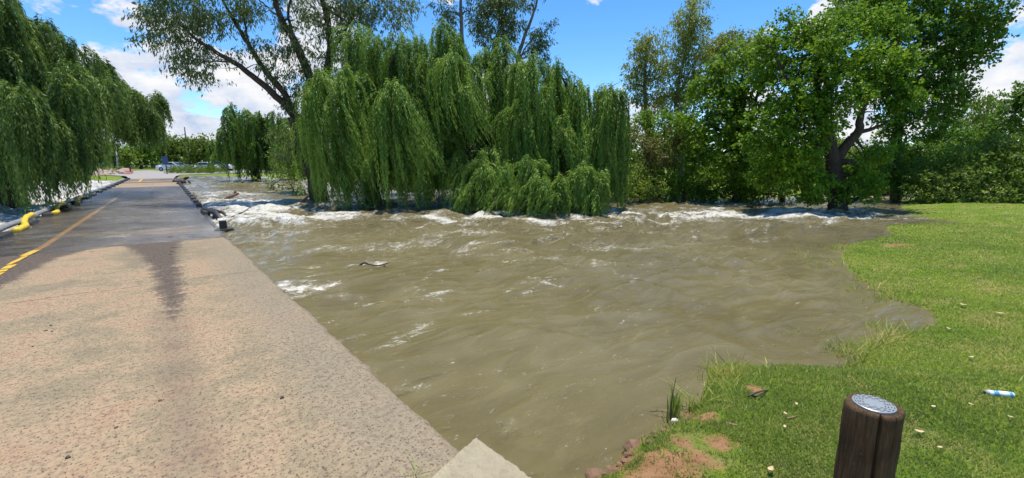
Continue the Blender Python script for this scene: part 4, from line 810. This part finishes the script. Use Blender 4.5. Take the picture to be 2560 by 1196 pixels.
def sign():
    b = at(418, 436, .1); root = empty('road_sign', b, 'dark blue sign board on a thin post at the right end of the causeway', 'sign')
    m = MB(); m.tube([b, b + np.array([0, 0, 2.4])], [.06, .06], 8); m.build('post', M_BLACK, root)
    m = MB(); m.box(b + np.array([0, -.08, 1.75]), (.75, .05, .95), 0); m.build('board', M_BLUE, root, bevel=.01)
    b = at(327, 434, .1); tag(MB().tube([b, b + np.array([0, 0, 1.05])], [.09, .08], 8).box(b + np.array([0, 0, 1.1]), (.34, .2, .12), RA).build('marker_post', M_BLACK), 'short black marker post at the left end of the causeway', 'post')
sign()
def boom():
    b = at(318, 435, .1); root = empty('rust_panel', b, 'rust coloured washed out panel beside the left end of the causeway', 'panel'); e = at(300, 430, .1); f = at(333, 432, .1)
    V = [at(297, 431, .1) + np.array([0, 0, .55]), at(334, 431, .1) + np.array([0, 0, .5]), at(325, 440, .0) + np.array([0, 0, .1]), at(309, 439, .0) + np.array([0, 0, .15])]
    V2 = [v + np.array([0, .15, -.06]) for v in V]
    m = MB(); m.add(V + V2, [(0, 1, 2, 3), (7, 6, 5, 4), (0, 4, 5, 1), (1, 5, 6, 2), (2, 6, 7, 3), (3, 7, 4, 0)]); m.build('plate', M_RUST, root)
    m = MB(); m.tube([V[0] + np.array([0, 0, .06]), V[1] + np.array([0, 0, .06])], [.07, .07], 6); m.build('top_bar', M_BLACK, root)
boom()
def boulder(p, r, seed):
    import bmesh
    bm = bmesh.new(); bmesh.ops.create_icosphere(bm, subdivisions=2, radius=1); rg = random.Random(seed); k = [rg.uniform(.75, 1.25) for _ in range(3)]
    ph = [rg.uniform(0, 6) for _ in range(4)]
    for v in bm.verts:
        q = 1 + .18 * math.sin(v.co.x * 3 + ph[0]) + .15 * math.sin(v.co.y * 4 + ph[1]) + .12 * math.sin(v.co.z * 5 + ph[2]); v.co = Vector((v.co.x * k[0], v.co.y * k[1], v.co.z * .6 * k[2])) * q * r
    me = bpy.data.meshes.new('boulder'); bm.to_mesh(me); bm.free(); o = bpy.data.objects.new('boulder', me); COL.objects.link(o); o.location = tuple(map(float, p)); return o
rg = random.Random(12)
for i in range(30):
    p = at(rg.uniform(236, 312), rg.uniform(431, 441), .0); o = boulder((p[0], p[1], .08), rg.uniform(.35, .9), i); o.data.materials.append(M_ROCK); tag(o, 'one of the pinkish boulders heaped on the far bank left of the causeway end', 'boulder', 'boulders on the far bank')
# far fence
def fence():
    a = at(208, 424, .1); b_ = at(292, 423, .1); D = 84; a = gd(200, D, .1); b_ = gd(300, D, .1); root = empty('fence', a, 'pale palisade fence left of the lamp pole on the far shore', 'fence'); a = np.array(a); b_ = np.array(b_)
    m = MB(); n = 60
    for i in range(n): p = a + (b_ - a) * i / (n - 1); m.box(p + np.array([0, 0, 1.05]), (.09, .05, 2.1), 0)
    m.box((a + b_) / 2 + np.array([0, .06, .5]), (abs(b_[0] - a[0]), .05, .08), 0); m.box((a + b_) / 2 + np.array([0, .06, 1.7]), (abs(b_[0] - a[0]), .05, .08), 0); m.build('palisade', M_STEEL, root)
    for i in range(7): p = a + (b_ - a) * i / 6; MB().box(p + np.array([0, .14, 1.15]), (.16, .1, 2.3), 0).build('post', M_BLACK, root)
    D = 98; a = np.array(gd(305, D, .1)); b_ = np.array(gd(425, D, .1)); root = empty('fence', a, 'dark low fence across the end of the road under the far trees', 'fence'); m = MB()
    for i in range(50): p = a + (b_ - a) * i / 49; m.box(p + np.array([0, 0, .55]), (.07, .05, 1.1), 0)
    m.box((a + b_) / 2 + np.array([0, .06, 1.0]), (abs(b_[0] - a[0]), .06, .12), 0); m.box((a + b_) / 2 + np.array([0, .06, .35]), (abs(b_[0] - a[0]), .06, .12), 0); m.build('palisade', M_BLACK, root)
fence()
def car(px, D, rz, paint, label, suv=False):
    base = np.array(gd(px, D, .15)); root = empty('parked_car', base, label, 'car', 'cars parked on the far shore'); L = 4.3; Wd = 1.75; h = 1.0 if not suv else 1.15
    def tr(x, y, z): return base + np.array([x * math.cos(rz) - y * math.sin(rz), x * math.sin(rz) + y * math.cos(rz), z])
    prof = [(-2.15, .35), (-2.15, .85), (-1.9, .98), (-1.5, h), (-1.0, h + .42), (.35, h + .46), (1.05, h), (1.95, .9), (2.15, .7), (2.15, .35)]
    def ext(pr, w0, w1): 
        n = len(pr); V = [tr(x, -w0 / 2 if z < h else -w1 / 2, z) for x, z in pr] + [tr(x, w0 / 2 if z < h else w1 / 2, z) for x, z in pr]
        return V, [tuple(range(n)), tuple(range(2 * n - 1, n - 1, -1))] + [(i, i + n, (i + 1) % n + n, (i + 1) % n) for i in range(n)]
    m = MB(); m.add(*ext(prof, Wd, Wd * .86)); m.build('body', paint, root, bevel=.04)
    for sd in (-1, 1):
        y = sd * Wd * .5 * .90; m = MB(); V = [tr(x, y * k, z) for x, z, k in ((-1.25, h + .05, 1.04), (.8, h + .05, 1.04), (.28, h + .38, .985), (-.9, h + .38, .985))]; Vi = [v - np.array([0, 0, 0]) for v in V]
        V2 = [tr(x, y * k * .9, z) for x, z, k in ((-1.25, h + .05, 1), (.8, h + .05, 1), (.28, h + .38, .95), (-.9, h + .38, .95))]
        m.add(V + V2, [(0, 1, 2, 3), (7, 6, 5, 4), (0, 4, 5, 1), (2, 6, 7, 3)]); m.build('window', M_GLASS, root)
    m = MB(); m.add([tr(1.07, -.7, h + .02), tr(1.07, .7, h + .02), tr(.42, .62, h + .44), tr(.42, -.62, h + .44)], [(0, 1, 2, 3)]); m.build('windscreen', M_GLASS, root)
    for wx in (-1.35, 1.35):
        for sd in (-1, 1):
            c = tr(wx, sd * Wd / 2 * .96, .32); e = tr(wx, sd * Wd / 2 * 1.03, .32); m = MB(); m.tube([c, e], [.33, .33], 16); wl = m.build('wheel', M_TYRE, root); m = MB(); m.tube([e, tr(wx, sd * Wd / 2 * 1.04, .32)], [.2, .2], 12); m.build('rim', M_SILVER, root)
car(441, 74, .1, M_WHITE, 'white car parked just right of the dark blue sign board'); car(462, 80, .2, M_SILVER, 'silver car parked behind the leaning pole')
car(528, 72, .0, M_WHITE, 'white car parked right of the rust tinted tree'); car(556, 76, .15, M_WHITE, 'white car parked under the edge of the distant pale willow', True); car(505, 82, -.1, M_RED, 'dark red car parked behind the rust tinted tree'); car(225, 90, .1, M_WHITE, 'white car behind the palisade fence on the left')

# ------------------------------------------------------------------ near objects
def wedge():
    m = MB(); zt = .10
    a = at(1190, 1094, zt); b = at(1335, 1200, zt); c = at(1700, 1500, zt); d = at(900, 1420, zt); e = at(1083, 1190, .03)
    d = np.array([d[0], d[1], .02]); e2 = at(1120, 1150, .06); 
    top = [a, b, c, d, e]; bot = [np.array([p[0], p[1], -1.0]) for p in top]; n = 5
    m.add(top + bot, [(4, 3, 2, 1, 0)] + [(i, (i + 1) % n, (i + 1) % n + n, i + n) for i in range(n)])
    mt = simple('pale_concrete', (.36, .31, .20), (.27, .225, .145), 5, .9, .5, .006); 
    nt = mt.node_tree; T = NT(nt); p = [x for x in nt.nodes if x.type == 'BSDF_PRINCIPLED'][0]; src = p.inputs['Base Color'].links[0].from_socket
    sp_ = T.ramp(T.noise(T.pos(), 130, 3, .7), [(.34, .75), (.44, 0.0)]); T.l(T.mix(sp_, src, (.22, .17, .12)), p.inputs['Base Color'])
    sp2 = T.ramp(T.noise(T.pos(), 60, 3, .7), [(.62, 0.0), (.7, .6)]); T.l(T.mix(sp2, p.inputs['Base Color'].links[0].from_socket, (.25, .2, .14)), p.inputs['Base Color'])
    o = m.build('concrete_block', mt, None); md = o.modifiers.new('s', 'SUBSURF'); md.subdivision_type = 'SIMPLE'; md.levels = md.render_levels = 6
    tx = bpy.data.textures.new('chips', 'CLOUDS'); tx.noise_scale = .035; tx.noise_depth = 3; dm = o.modifiers.new('d', 'DISPLACE'); dm.texture = tx; dm.strength = .016; dm.mid_level = .5; tag(o, 'pale pointed concrete block at the near corner of the causeway', 'concrete block')
wedge()
def post():
    c = dp(2186, 1012, 1.30); root = empty('wooden_post', (c[0], c[1], 0), 'dark brown weathered wooden post with a round metal plate on top', 'post')
    rng = random.Random(2); n = 160; r0 = .0765; V = []; zs = [-.2] + list(np.linspace(.0, c[2] - .012, 60)) + [c[2] - .003, c[2]]
    cracks = [(R(-113), .022, R(2.6)), (R(-106), .010, R(1.7)), (R(-150), .005, R(1.8)), (R(-82), .006, R(1.8))]
    for j, z in enumerate(zs):
        for k in range(n):
            a = 2 * math.pi * k / n; r = r0 * (1 + .035 * math.cos(4 * a + .6) + .012 * math.sin(7 * a + z * 3) + .005 * math.sin(23 * a + z * 9)) * (1.0 + .02 * (c[2] - z))
            r += .0012 * math.sin(z * 40 + a * 5) + rng.uniform(-.0006, .0006)
            for ca, dpth, wd in cracks:
                da = (a - ca - .04 * math.sin(z * 6) + math.pi) % (2 * math.pi) - math.pi; r -= dpth * math.exp(-(da / wd) ** 2) * (1 if dpth > .01 else max(0, math.sin(z * 7 + ca * 3)))
            if j >= len(zs) - 2: r -= (.003 if j == len(zs) - 2 else .008)
            V.append((c[0] + r * math.cos(a), c[1] + r * math.sin(a), z))
    Fs = [(j * n + k, j * n + (k + 1) % n, (j + 1) * n + (k + 1) % n, (j + 1) * n + k) for j in range(len(zs) - 1) for k in range(n)]
    b = len(V); V.append((c[0], c[1], c[2] - .001)); j = len(zs) - 1; Fs += [(j * n + k, j * n + (k + 1) % n, b) for k in range(n)]
    m, nt, out = mat_new('post_wood'); T = NT(nt); P = T.pos(); g = T.noise(T.mapping(P, (9, 9, .6)), 14, 6, .7, .3); n2 = T.noise(P, 9, 5, .6); n4 = T.noise(P, 260, 2, .5)
    col = T.ramp(T.math('ADD', T.math('MULTIPLY', g, .7), T.math('MULTIPLY', n2, .3)), [(.32, (.026, .014, .006)), (.50, (.080, .046, .022)), (.68, (.150, .095, .048))])
    col = T.mix(T.ramp(T.noise(P, 90, 2, .4), [(.73, 0.0), (.78, .35)]), col, (.32, .27, .22))
    principled(T, out, col, .85, T.bump(g, .8, .004), .2)
    MB().add(V, Fs).build('shaft', m, root, True)
    # metal plate with rings of slots
    pm, nt, out = mat_new('plate_metal'); T = NT(nt); n3 = T.noise(T.pos(), 60, 4); principled(T, out, T.mix(n3, (.36, .38, .37), (.24, .26, .26)), .42, T.bump(n3, .1, .001), .5, .35)
    pc = np.array([c[0] - .004, c[1] - .002, c[2] + .003]); R0 = .056; V = []; k = 48
    for z, rr in ((-.004, R0), (.0025, R0), (.004, R0 - .0025)):
        for q in range(k): a = 2 * math.pi * q / k; V.append((pc[0] + rr * math.cos(a), pc[1] + rr * math.sin(a), pc[2] + z))
    Fs = [(i * k + q, i * k + (q + 1) % k, (i + 1) * k + (q + 1) % k, (i + 1) * k + q) for i in range(2) for q in range(k)] + [tuple(2 * k + q for q in range(k))]
    pl = MB().add(V, Fs).build('plate', pm, root)
    m = MB()
    for rr, cnt, frac, ph in ((.050, 16, .55, 0), (.043, 14, .5, .2), (.036, 12, .55, .1), (.029, 10, .5, .3)):
        for q in range(cnt):
            a0 = 2 * math.pi * (q + ph) / cnt; a1 = a0 + 2 * math.pi * frac / cnt; W2 = .0013; pts = []
            for u in range(5):
                a = a0 + (a1 - a0) * u / 4; pts.append((a,))
            b = []
            for u in range(5):
                a = pts[u][0]; b += [(pc[0] + (rr - W2) * math.cos(a), pc[1] + (rr - W2) * math.sin(a), pc[2] + .0046), (pc[0] + (rr + W2) * math.cos(a), pc[1] + (rr + W2) * math.sin(a), pc[2] + .0046)]
            m.add(b, [(2 * u, 2 * u + 1, 2 * u + 3, 2 * u + 2) for u in range(4)])
    slots = m.build('slots', M_BLACK, root)
    slots.parent = pl; 
post()
def can():
    a = at(2462, 984, .03); b = at(2532, 990, .03); a = np.array([a[0], a[1], .035]); b = np.array([b[0], b[1], .035]); e = b - a; L = np.linalg.norm(e); e /= L; root = empty('spray_can', (a + b) / 2 - np.array([0, 0, .03]), 'white and blue empty tube shaped can lying on the lawn at the right', 'litter'); r = .022
    mw = simple('can_white', (.82, .84, .86), (.75, .78, .82), 40, .3, .02); mb_ = simple('can_blue', (.12, .38, .66), (.10, .34, .6), 30, .3, .02)
    def seg(t0, t1, rr0, rr1, nm, mt, par=root): MB().tube([a + e * L * t0, a + e * L * t1], [rr0, rr1], 16).build(nm, mt, par, True)
    seg(.10, .26, r, r, 'body', mw); seg(.26, .44, r * 1.01, r * 1.01, 'label_band', mb_); seg(.44, .82, r, r, 'body', mw); seg(.82, .93, r * 1.01, r * 1.01, 'label_band', mb_); seg(.93, 1.0, r, r * .85, 'body', mw); seg(.03, .10, r * .7, r, 'shoulder', M_SILVER); seg(-.03, .03, r * .5, r * .5, 'cap', M_BLACK)
can()
# fallen leaves and bark on the lawn
ML = simple('dead_leaf', (.60, .47, .28), (.42, .28, .14), 30, .7, .2, .002)
rg = random.Random(17)
LEAVES = [(2330, 1032, .035, 'cream fallen leaf on the lawn right of the wooden post'), (2425, 1025, .03, 'small round cream leaf below the spray can'), (2295, 1100, .05, 'larger pale fallen leaf beside the middle of the wooden post'), (2522, 1062, .03, 'tan fallen leaf near the right frame edge'), (1962, 1050, .03, 'pale fallen leaf beside the curled bark strip left of the post'), (1990, 1025, .03, 'dry curled leaf above the curled bark strip'), (1960, 1082, .03, 'small tan leaf on grass below the bark strip'), (1925, 1192, .05, 'cream leaf at the bottom frame edge between soil and post'),
          (2430, 885, .05, 'whitish fallen leaf on the upper lawn'), (2500, 775, .07, 'dry leaf far out on the lawn at the right'), (2375, 805, .05, 'pale leaf lying beside the inlet tip'), (2410, 752, .08, 'long pale leaf on the lawn above the inlet'), (2345, 1140, .03, 'tiny tan leaf low beside the wooden post'), (2190, 840, .06, 'cream leaf floating among submerged grass')]
for x, y, sz, lb in LEAVES:
    sz *= .72
    p = at(x, y, .012 if sz < .045 else .0); 
    Zh = float(ground_h(np.array([p[0]]), np.array([p[1]]))[0][0]) + .03
    if 'floating' in lb: Zh = LV + .015
    a = rg.uniform(0, 6.28); V = []; n = 9
    for k in range(n):
        t = k / (n - 1); wd = math.sin(math.pi * t ** .8) * .38 * sz; u = (t - .5) * sz * 1.5; zc = .25 * sz * (2 * t - 1) ** 2
        for sd in (-1, 0, 1): 
            X_ = u; Y_ = sd * wd; V.append((X_ * math.cos(a) - Y_ * math.sin(a), X_ * math.sin(a) + Y_ * math.cos(a), zc + abs(sd) * wd * .35))
    Fs = [(i * 3 + j, i * 3 + j + 1, i * 3 + j + 4, i * 3 + j + 3) for i in range(n - 1) for j in range(2)]
    o = MB().add(V, Fs).build('fallen_leaf', ML, None, True); o.location = (p[0], p[1], Zh); sm = o.modifiers.new('s', 'SOLIDIFY'); sm.thickness = .001; tag(o, lb, 'leaf', 'fallen leaves on the lawn')
debris('bark_strip', 'reddish curled bark strip lying on the lawn left of the post', 'bark', [([at(1960, 1048, .02), at(1975, 1045, .035), at(1997, 1039, .03)], .005, .003)], M_WOODDRY)
debris('stick', 'short thick brown stick on the worn grass near the river bank', 'stick', [([at(1815, 1058, .02), at(1845, 1066, .02), at(1870, 1072, .015)], .010, .006)], M_WOODDRY)
debris('bark_strip', 'pale bark sliver on the bare red soil at the bottom of the frame', 'bark', [([at(1642, 1172, .01), at(1665, 1180, .015), at(1690, 1184, .01)], .007, .004)], M_WOODDRY)
debris('bark_strip', 'dark curled bark sliver on the bare soil above the pale sliver', 'bark', [([at(1655, 1160, .01), at(1668, 1155, .02), at(1678, 1151, .015)], .007, .003)], M_WOODDARK)
debris('twig', 'brown tangled twig in the longer grass by the reeds', 'twig', [([at(1870, 992, .03), at(1885, 984, .05), at(1905, 978, .04), at(1920, 976, .03)], .008, .005), ([at(1880, 990, .03), at(1895, 990, .05), at(1912, 984, .03)], .007, .004)], M_WOODDARK)
for i, (x, y, r, lb) in enumerate(((1690, 1058, .045, 'small whitish stone at the waterline under the reeds'), (1670, 1082, .055, 'brown stone cluster on the waterline below the whitish stone'), (1590, 1118, .06, 'reddish clod of earth on the river bank edge'), (1490, 1188, .05, 'pale stone at the bottom of the river bank'), (1640, 1090, .035, 'small clod of earth between reddish clod and brown stones'))):
    p = at(x, y, -.09); o = boulder((p[0], p[1], -.095), r, 50 + i); o.data.materials.append(M_EARTH if i else simple('white_stone', (.6, .57, .54), (.4, .37, .36), 30, .8)); tag(o, lb, 'stone', 'stones on the near bank')

# ------------------------------------------------------------------ grass
GRASS = leaf_mat('grass_blade', [(.05, (0.133, 0.169, 0.050)), (.4, (0.261, 0.329, 0.068)), (.7, (0.438, 0.458, 0.091)), (.95, (0.797, 0.581, 0.252))], .4, .5, patch=.9, spec=.3)
def blades(name, label, n, r0, r1, a0, a1, hmin, hmax, wk, seed, keep, kind='stuff', mat=GRASS):
    rng = np.random.default_rng(seed); r = np.exp(rng.uniform(math.log(r0), math.log(r1), n)); a = rng.uniform(a0, a1, n); X = r * np.sin(a); Y = r * np.cos(a)
    Z, dl, db = ground_h(X, Y); ok = keep(X, Y, Z, dl, rng); X, Y, Z, r, dl = X[ok], Y[ok], Z[ok], r[ok], dl[ok]; n = len(X)
    edge = 1 + .6 * np.exp(-np.maximum(dl, 0) / .35) * (r < 4.5)
    tuft = fbm(X * 2.3, Y * 2.3, 3); h = rng.uniform(hmin, hmax, n) * edge * (.6 + .9 * tuft) * (1 + .02 * r); wd = (.0022 + wk * r) * rng.uniform(.7, 1.3, n); th = rng.uniform(0, 2 * math.pi, n); ln = rng.uniform(.2, 1.1, n) * h; la = rng.uniform(0, 2 * math.pi, n) 
    h = h * .8; V = np.empty((n, 3, 3), np.float32); c, s = np.cos(th) * wd, np.sin(th) * wd
    V[:, 0] = np.stack([X - c, Y - s, Z - .004], 1); V[:, 1] = np.stack([X + c, Y + s, Z - .004], 1); V[:, 2] = np.stack([X + np.cos(la) * ln, Y + np.sin(la) * ln, Z + h], 1)
    big = fbm(X * .8 + 5, Y * .8, 4); dry = (rng.uniform(0, 1, n) < .05 + .5 * np.clip(big - .5, 0, 1)) * .5
    tone = np.clip(.50 - .10 * smooth(r, 3, 8) + rng.normal(0, .22, n) + (tuft - .5) * .6 + (big - .5) * .9 + dry + .14 * smooth(r, 4, 12), 0, 1)
    return tag(mesh_np(name, V.reshape(-1, 3), np.arange(n * 3).reshape(-1, 3), mat, None, dict(tone=np.repeat(tone, 3)), k=3), label, 'grass', None, kind)
def keep_lawn(X, Y, Z, dl, rng):
    sm = soil_mask(X, Y, dl) + (fbm(X * 9, Y * 9, 3) - .5) * 1.3; wc = CN[0] * X + CN[1] * Y
    thin = .72 * smooth(fbm(X * 1.9 + 4, Y * 1.9, 4), .52, .66) * (1 - smooth(np.hypot(X, Y), 2.6, 5))
    return (dl > 0.0) & (rng.uniform(0, 1, len(X)) < 1.1 - smooth(np.hypot(X, Y), 12, 25) - thin) & (rng.uniform(0, 1, len(X)) < 1.0 - .93 * smooth(sm, .12, .62))
blades('grass', 'short green lawn grass covering the right bank', 760000, 1.0, 26, R(2), R(66), .012, .030, .00055, 70, keep_lawn)
def keep_sub(X, Y, Z, dl, rng):
    pt = fbm(X * 2.2, Y * 2.2, 4); return (dl < 0.02) & (dl > -.8) & (Z > LV - .10) & (pt > .60) & (np.hypot(X, Y) > 3.0) & (rng.uniform(0, 1, len(X)) < .35)
blades('drowned_grass', 'half drowned grass tips poking from the shallow water beside the lawn', 160000, 2.5, 12, R(25), R(62), .05, .14, .0006, 71, keep_sub)
# reeds, weed tufts
def tuft(name, label, cx, cy, z, n, h, spread, seed, mat=GRASS, cat='plant', lean=.3, wid=.004):
    rng = np.random.default_rng(seed); c = at(cx, cy, z); V = []; Fs = []
    for i in range(n):
        b = c + np.array([rng.normal(0, spread), rng.normal(0, spread), -.03]); hh = h * rng.uniform(.5, 1.1); a = rng.uniform(0, 6.28); l = rng.uniform(.05, lean) * hh; th = rng.uniform(0, 6.28); k = 5; bi = len(V)
        for j in range(k + 1):
            t = j / k; p = b + np.array([math.cos(a) * l * t * t * 1.6, math.sin(a) * l * t * t * 1.6, hh * (t - .25 * lean * t * t)]); w_ = wid * (1 - t ** 2) + .0004
            V += [p - np.array([math.cos(th), math.sin(th), 0]) * w_, p + np.array([math.cos(th), math.sin(th), 0]) * w_]
        Fs += [(bi + 2 * j, bi + 2 * j + 1, bi + 2 * j + 3, bi + 2 * j + 2) for j in range(k)]
    o = mesh_np(name, np.array(V), np.array(Fs), mat, None, dict(tone=np.repeat(rng.uniform(.25, .75, n), 2 * 6))); tag(o, label, cat); return o
tuft('reed', 'tall upright green reeds standing in water at the bank corner', 1688, 1040, -.12, 30, .28, .026, 1, lean=.25, wid=.006)
tuft('reed', 'bent reed stems beside the grassy point of the lawn', 1740, 1025, -.12, 30, .27, .04, 2, lean=.7, wid=.005)
tuft('reed', 'single grey seed stalk rising behind the reeds', 1746, 950, -.14, 2, .14, .004, 3, lean=.1, wid=.002)
tuft('reed', 'long grass tuft hanging over the river at the tip of the lawn', 1800, 945, -.10, 70, .12, .07, 4, lean=.8, wid=.003)
tuft('weed', 'small green weed growing from the slab joint at the bottom of the frame', 1040, 1192, 0, 18, .10, .012, 5, lean=1.0, wid=.003)
tuft('weed', 'leafy dark green weed on the lawn edge above the post', 1930, 922, -.08, 26, .10, .02, 6, lean=.9, wid=.008)
tuft('grass_clump', 'coarse grass clump around the dark hollow by the reeds', 1830, 995, -.03, 130, .12, .10, 7, lean=.9, wid=.003)
debris('twig', 'dry brown twig with buds floating left of the reeds', 'twig', [([at(1625, 1030, -.12), at(1650, 1028, -.10), at(1675, 1034, -.11), at(1690, 1030, -.1)], .003, .002), ([at(1640, 1030, -.11), at(1645, 1018, -.09)], .003, .001), ([at(1655, 1030, -.11), at(1662, 1044, -.10)], .003, .001)], M_WOODDARK)
debris('stalk', 'tall dark seed stalk leaning over the reeds at the bank corner', 'plant', [([at(1676, 1050, -.12), at(1676, 1050, -.12) + np.array([.0, 0, .15]), at(1676, 1050, -.12) + np.array([.02, 0, .32])], .004, .002)], M_WOODDARK)
for i, (x, y) in enumerate(((127, 815), (115, 828), (130, 830), (705, 995), (290, 1070), (400, 1003), (170, 1145), (82, 868))):
    p = at(x, y, .0); o = boulder((p[0], p[1], .004), rg.uniform(.008, .014), 80 + i); o.data.materials.append(M_WOODDARK); tag(o, 'one of the tiny dark pebbles scattered on the slab', 'pebble', 'pebbles on the slab')
for i in range(26):
    t_ = rg.uniform(0, 1); x = 1500 + t_ * 230; y = 1182 - t_ * 130 + rg.uniform(-6, 22); p = at(x, y, -.08); zz = float(ground_h(np.array([p[0]]), np.array([p[1]]))[0][0])
    o = boulder((p[0], p[1], zz + .004), rg.uniform(.010, .026), 120 + i); o.data.materials.append(M_EARTH); tag(o, 'one of the small earth clods crumbling along the near bank edge', 'clod', 'earth clods along the near bank edge')
# twigs stranded along the waterline on the slab
rg = random.Random(23)
for i in range(46):
    x = rg.uniform(0, 540); y = (590 - x * .02 + rg.uniform(0, 14)) if i < 36 else rg.uniform(600, 650); x = x if i < 36 else rg.uniform(0, 440)
    p = at(x, y, .012); a = rg.gauss(RA * .25, .25); l = rg.uniform(.08, .30) * (1 if i < 36 else .5); q = p + np.array([math.cos(a) * l, math.sin(a) * l, 0]); mid = (p + q) / 2 + np.array([rg.uniform(-.006, .006), rg.uniform(-.006, .006), .002])
    debris('twig', 'one of the dark twigs stranded along the waterline across the road', 'twig', [([p, mid, q], rg.uniform(.0025, .0055), .0015)], M_WOODDARK, 'twigs stranded on the road')
for o in list(COL.objects):
    if '_loc' in o: del o['_loc']
print('faces', sum(len(o.data.polygons) for o in COL.objects if o.type == 'MESH'), 'objects', len(COL.objects))
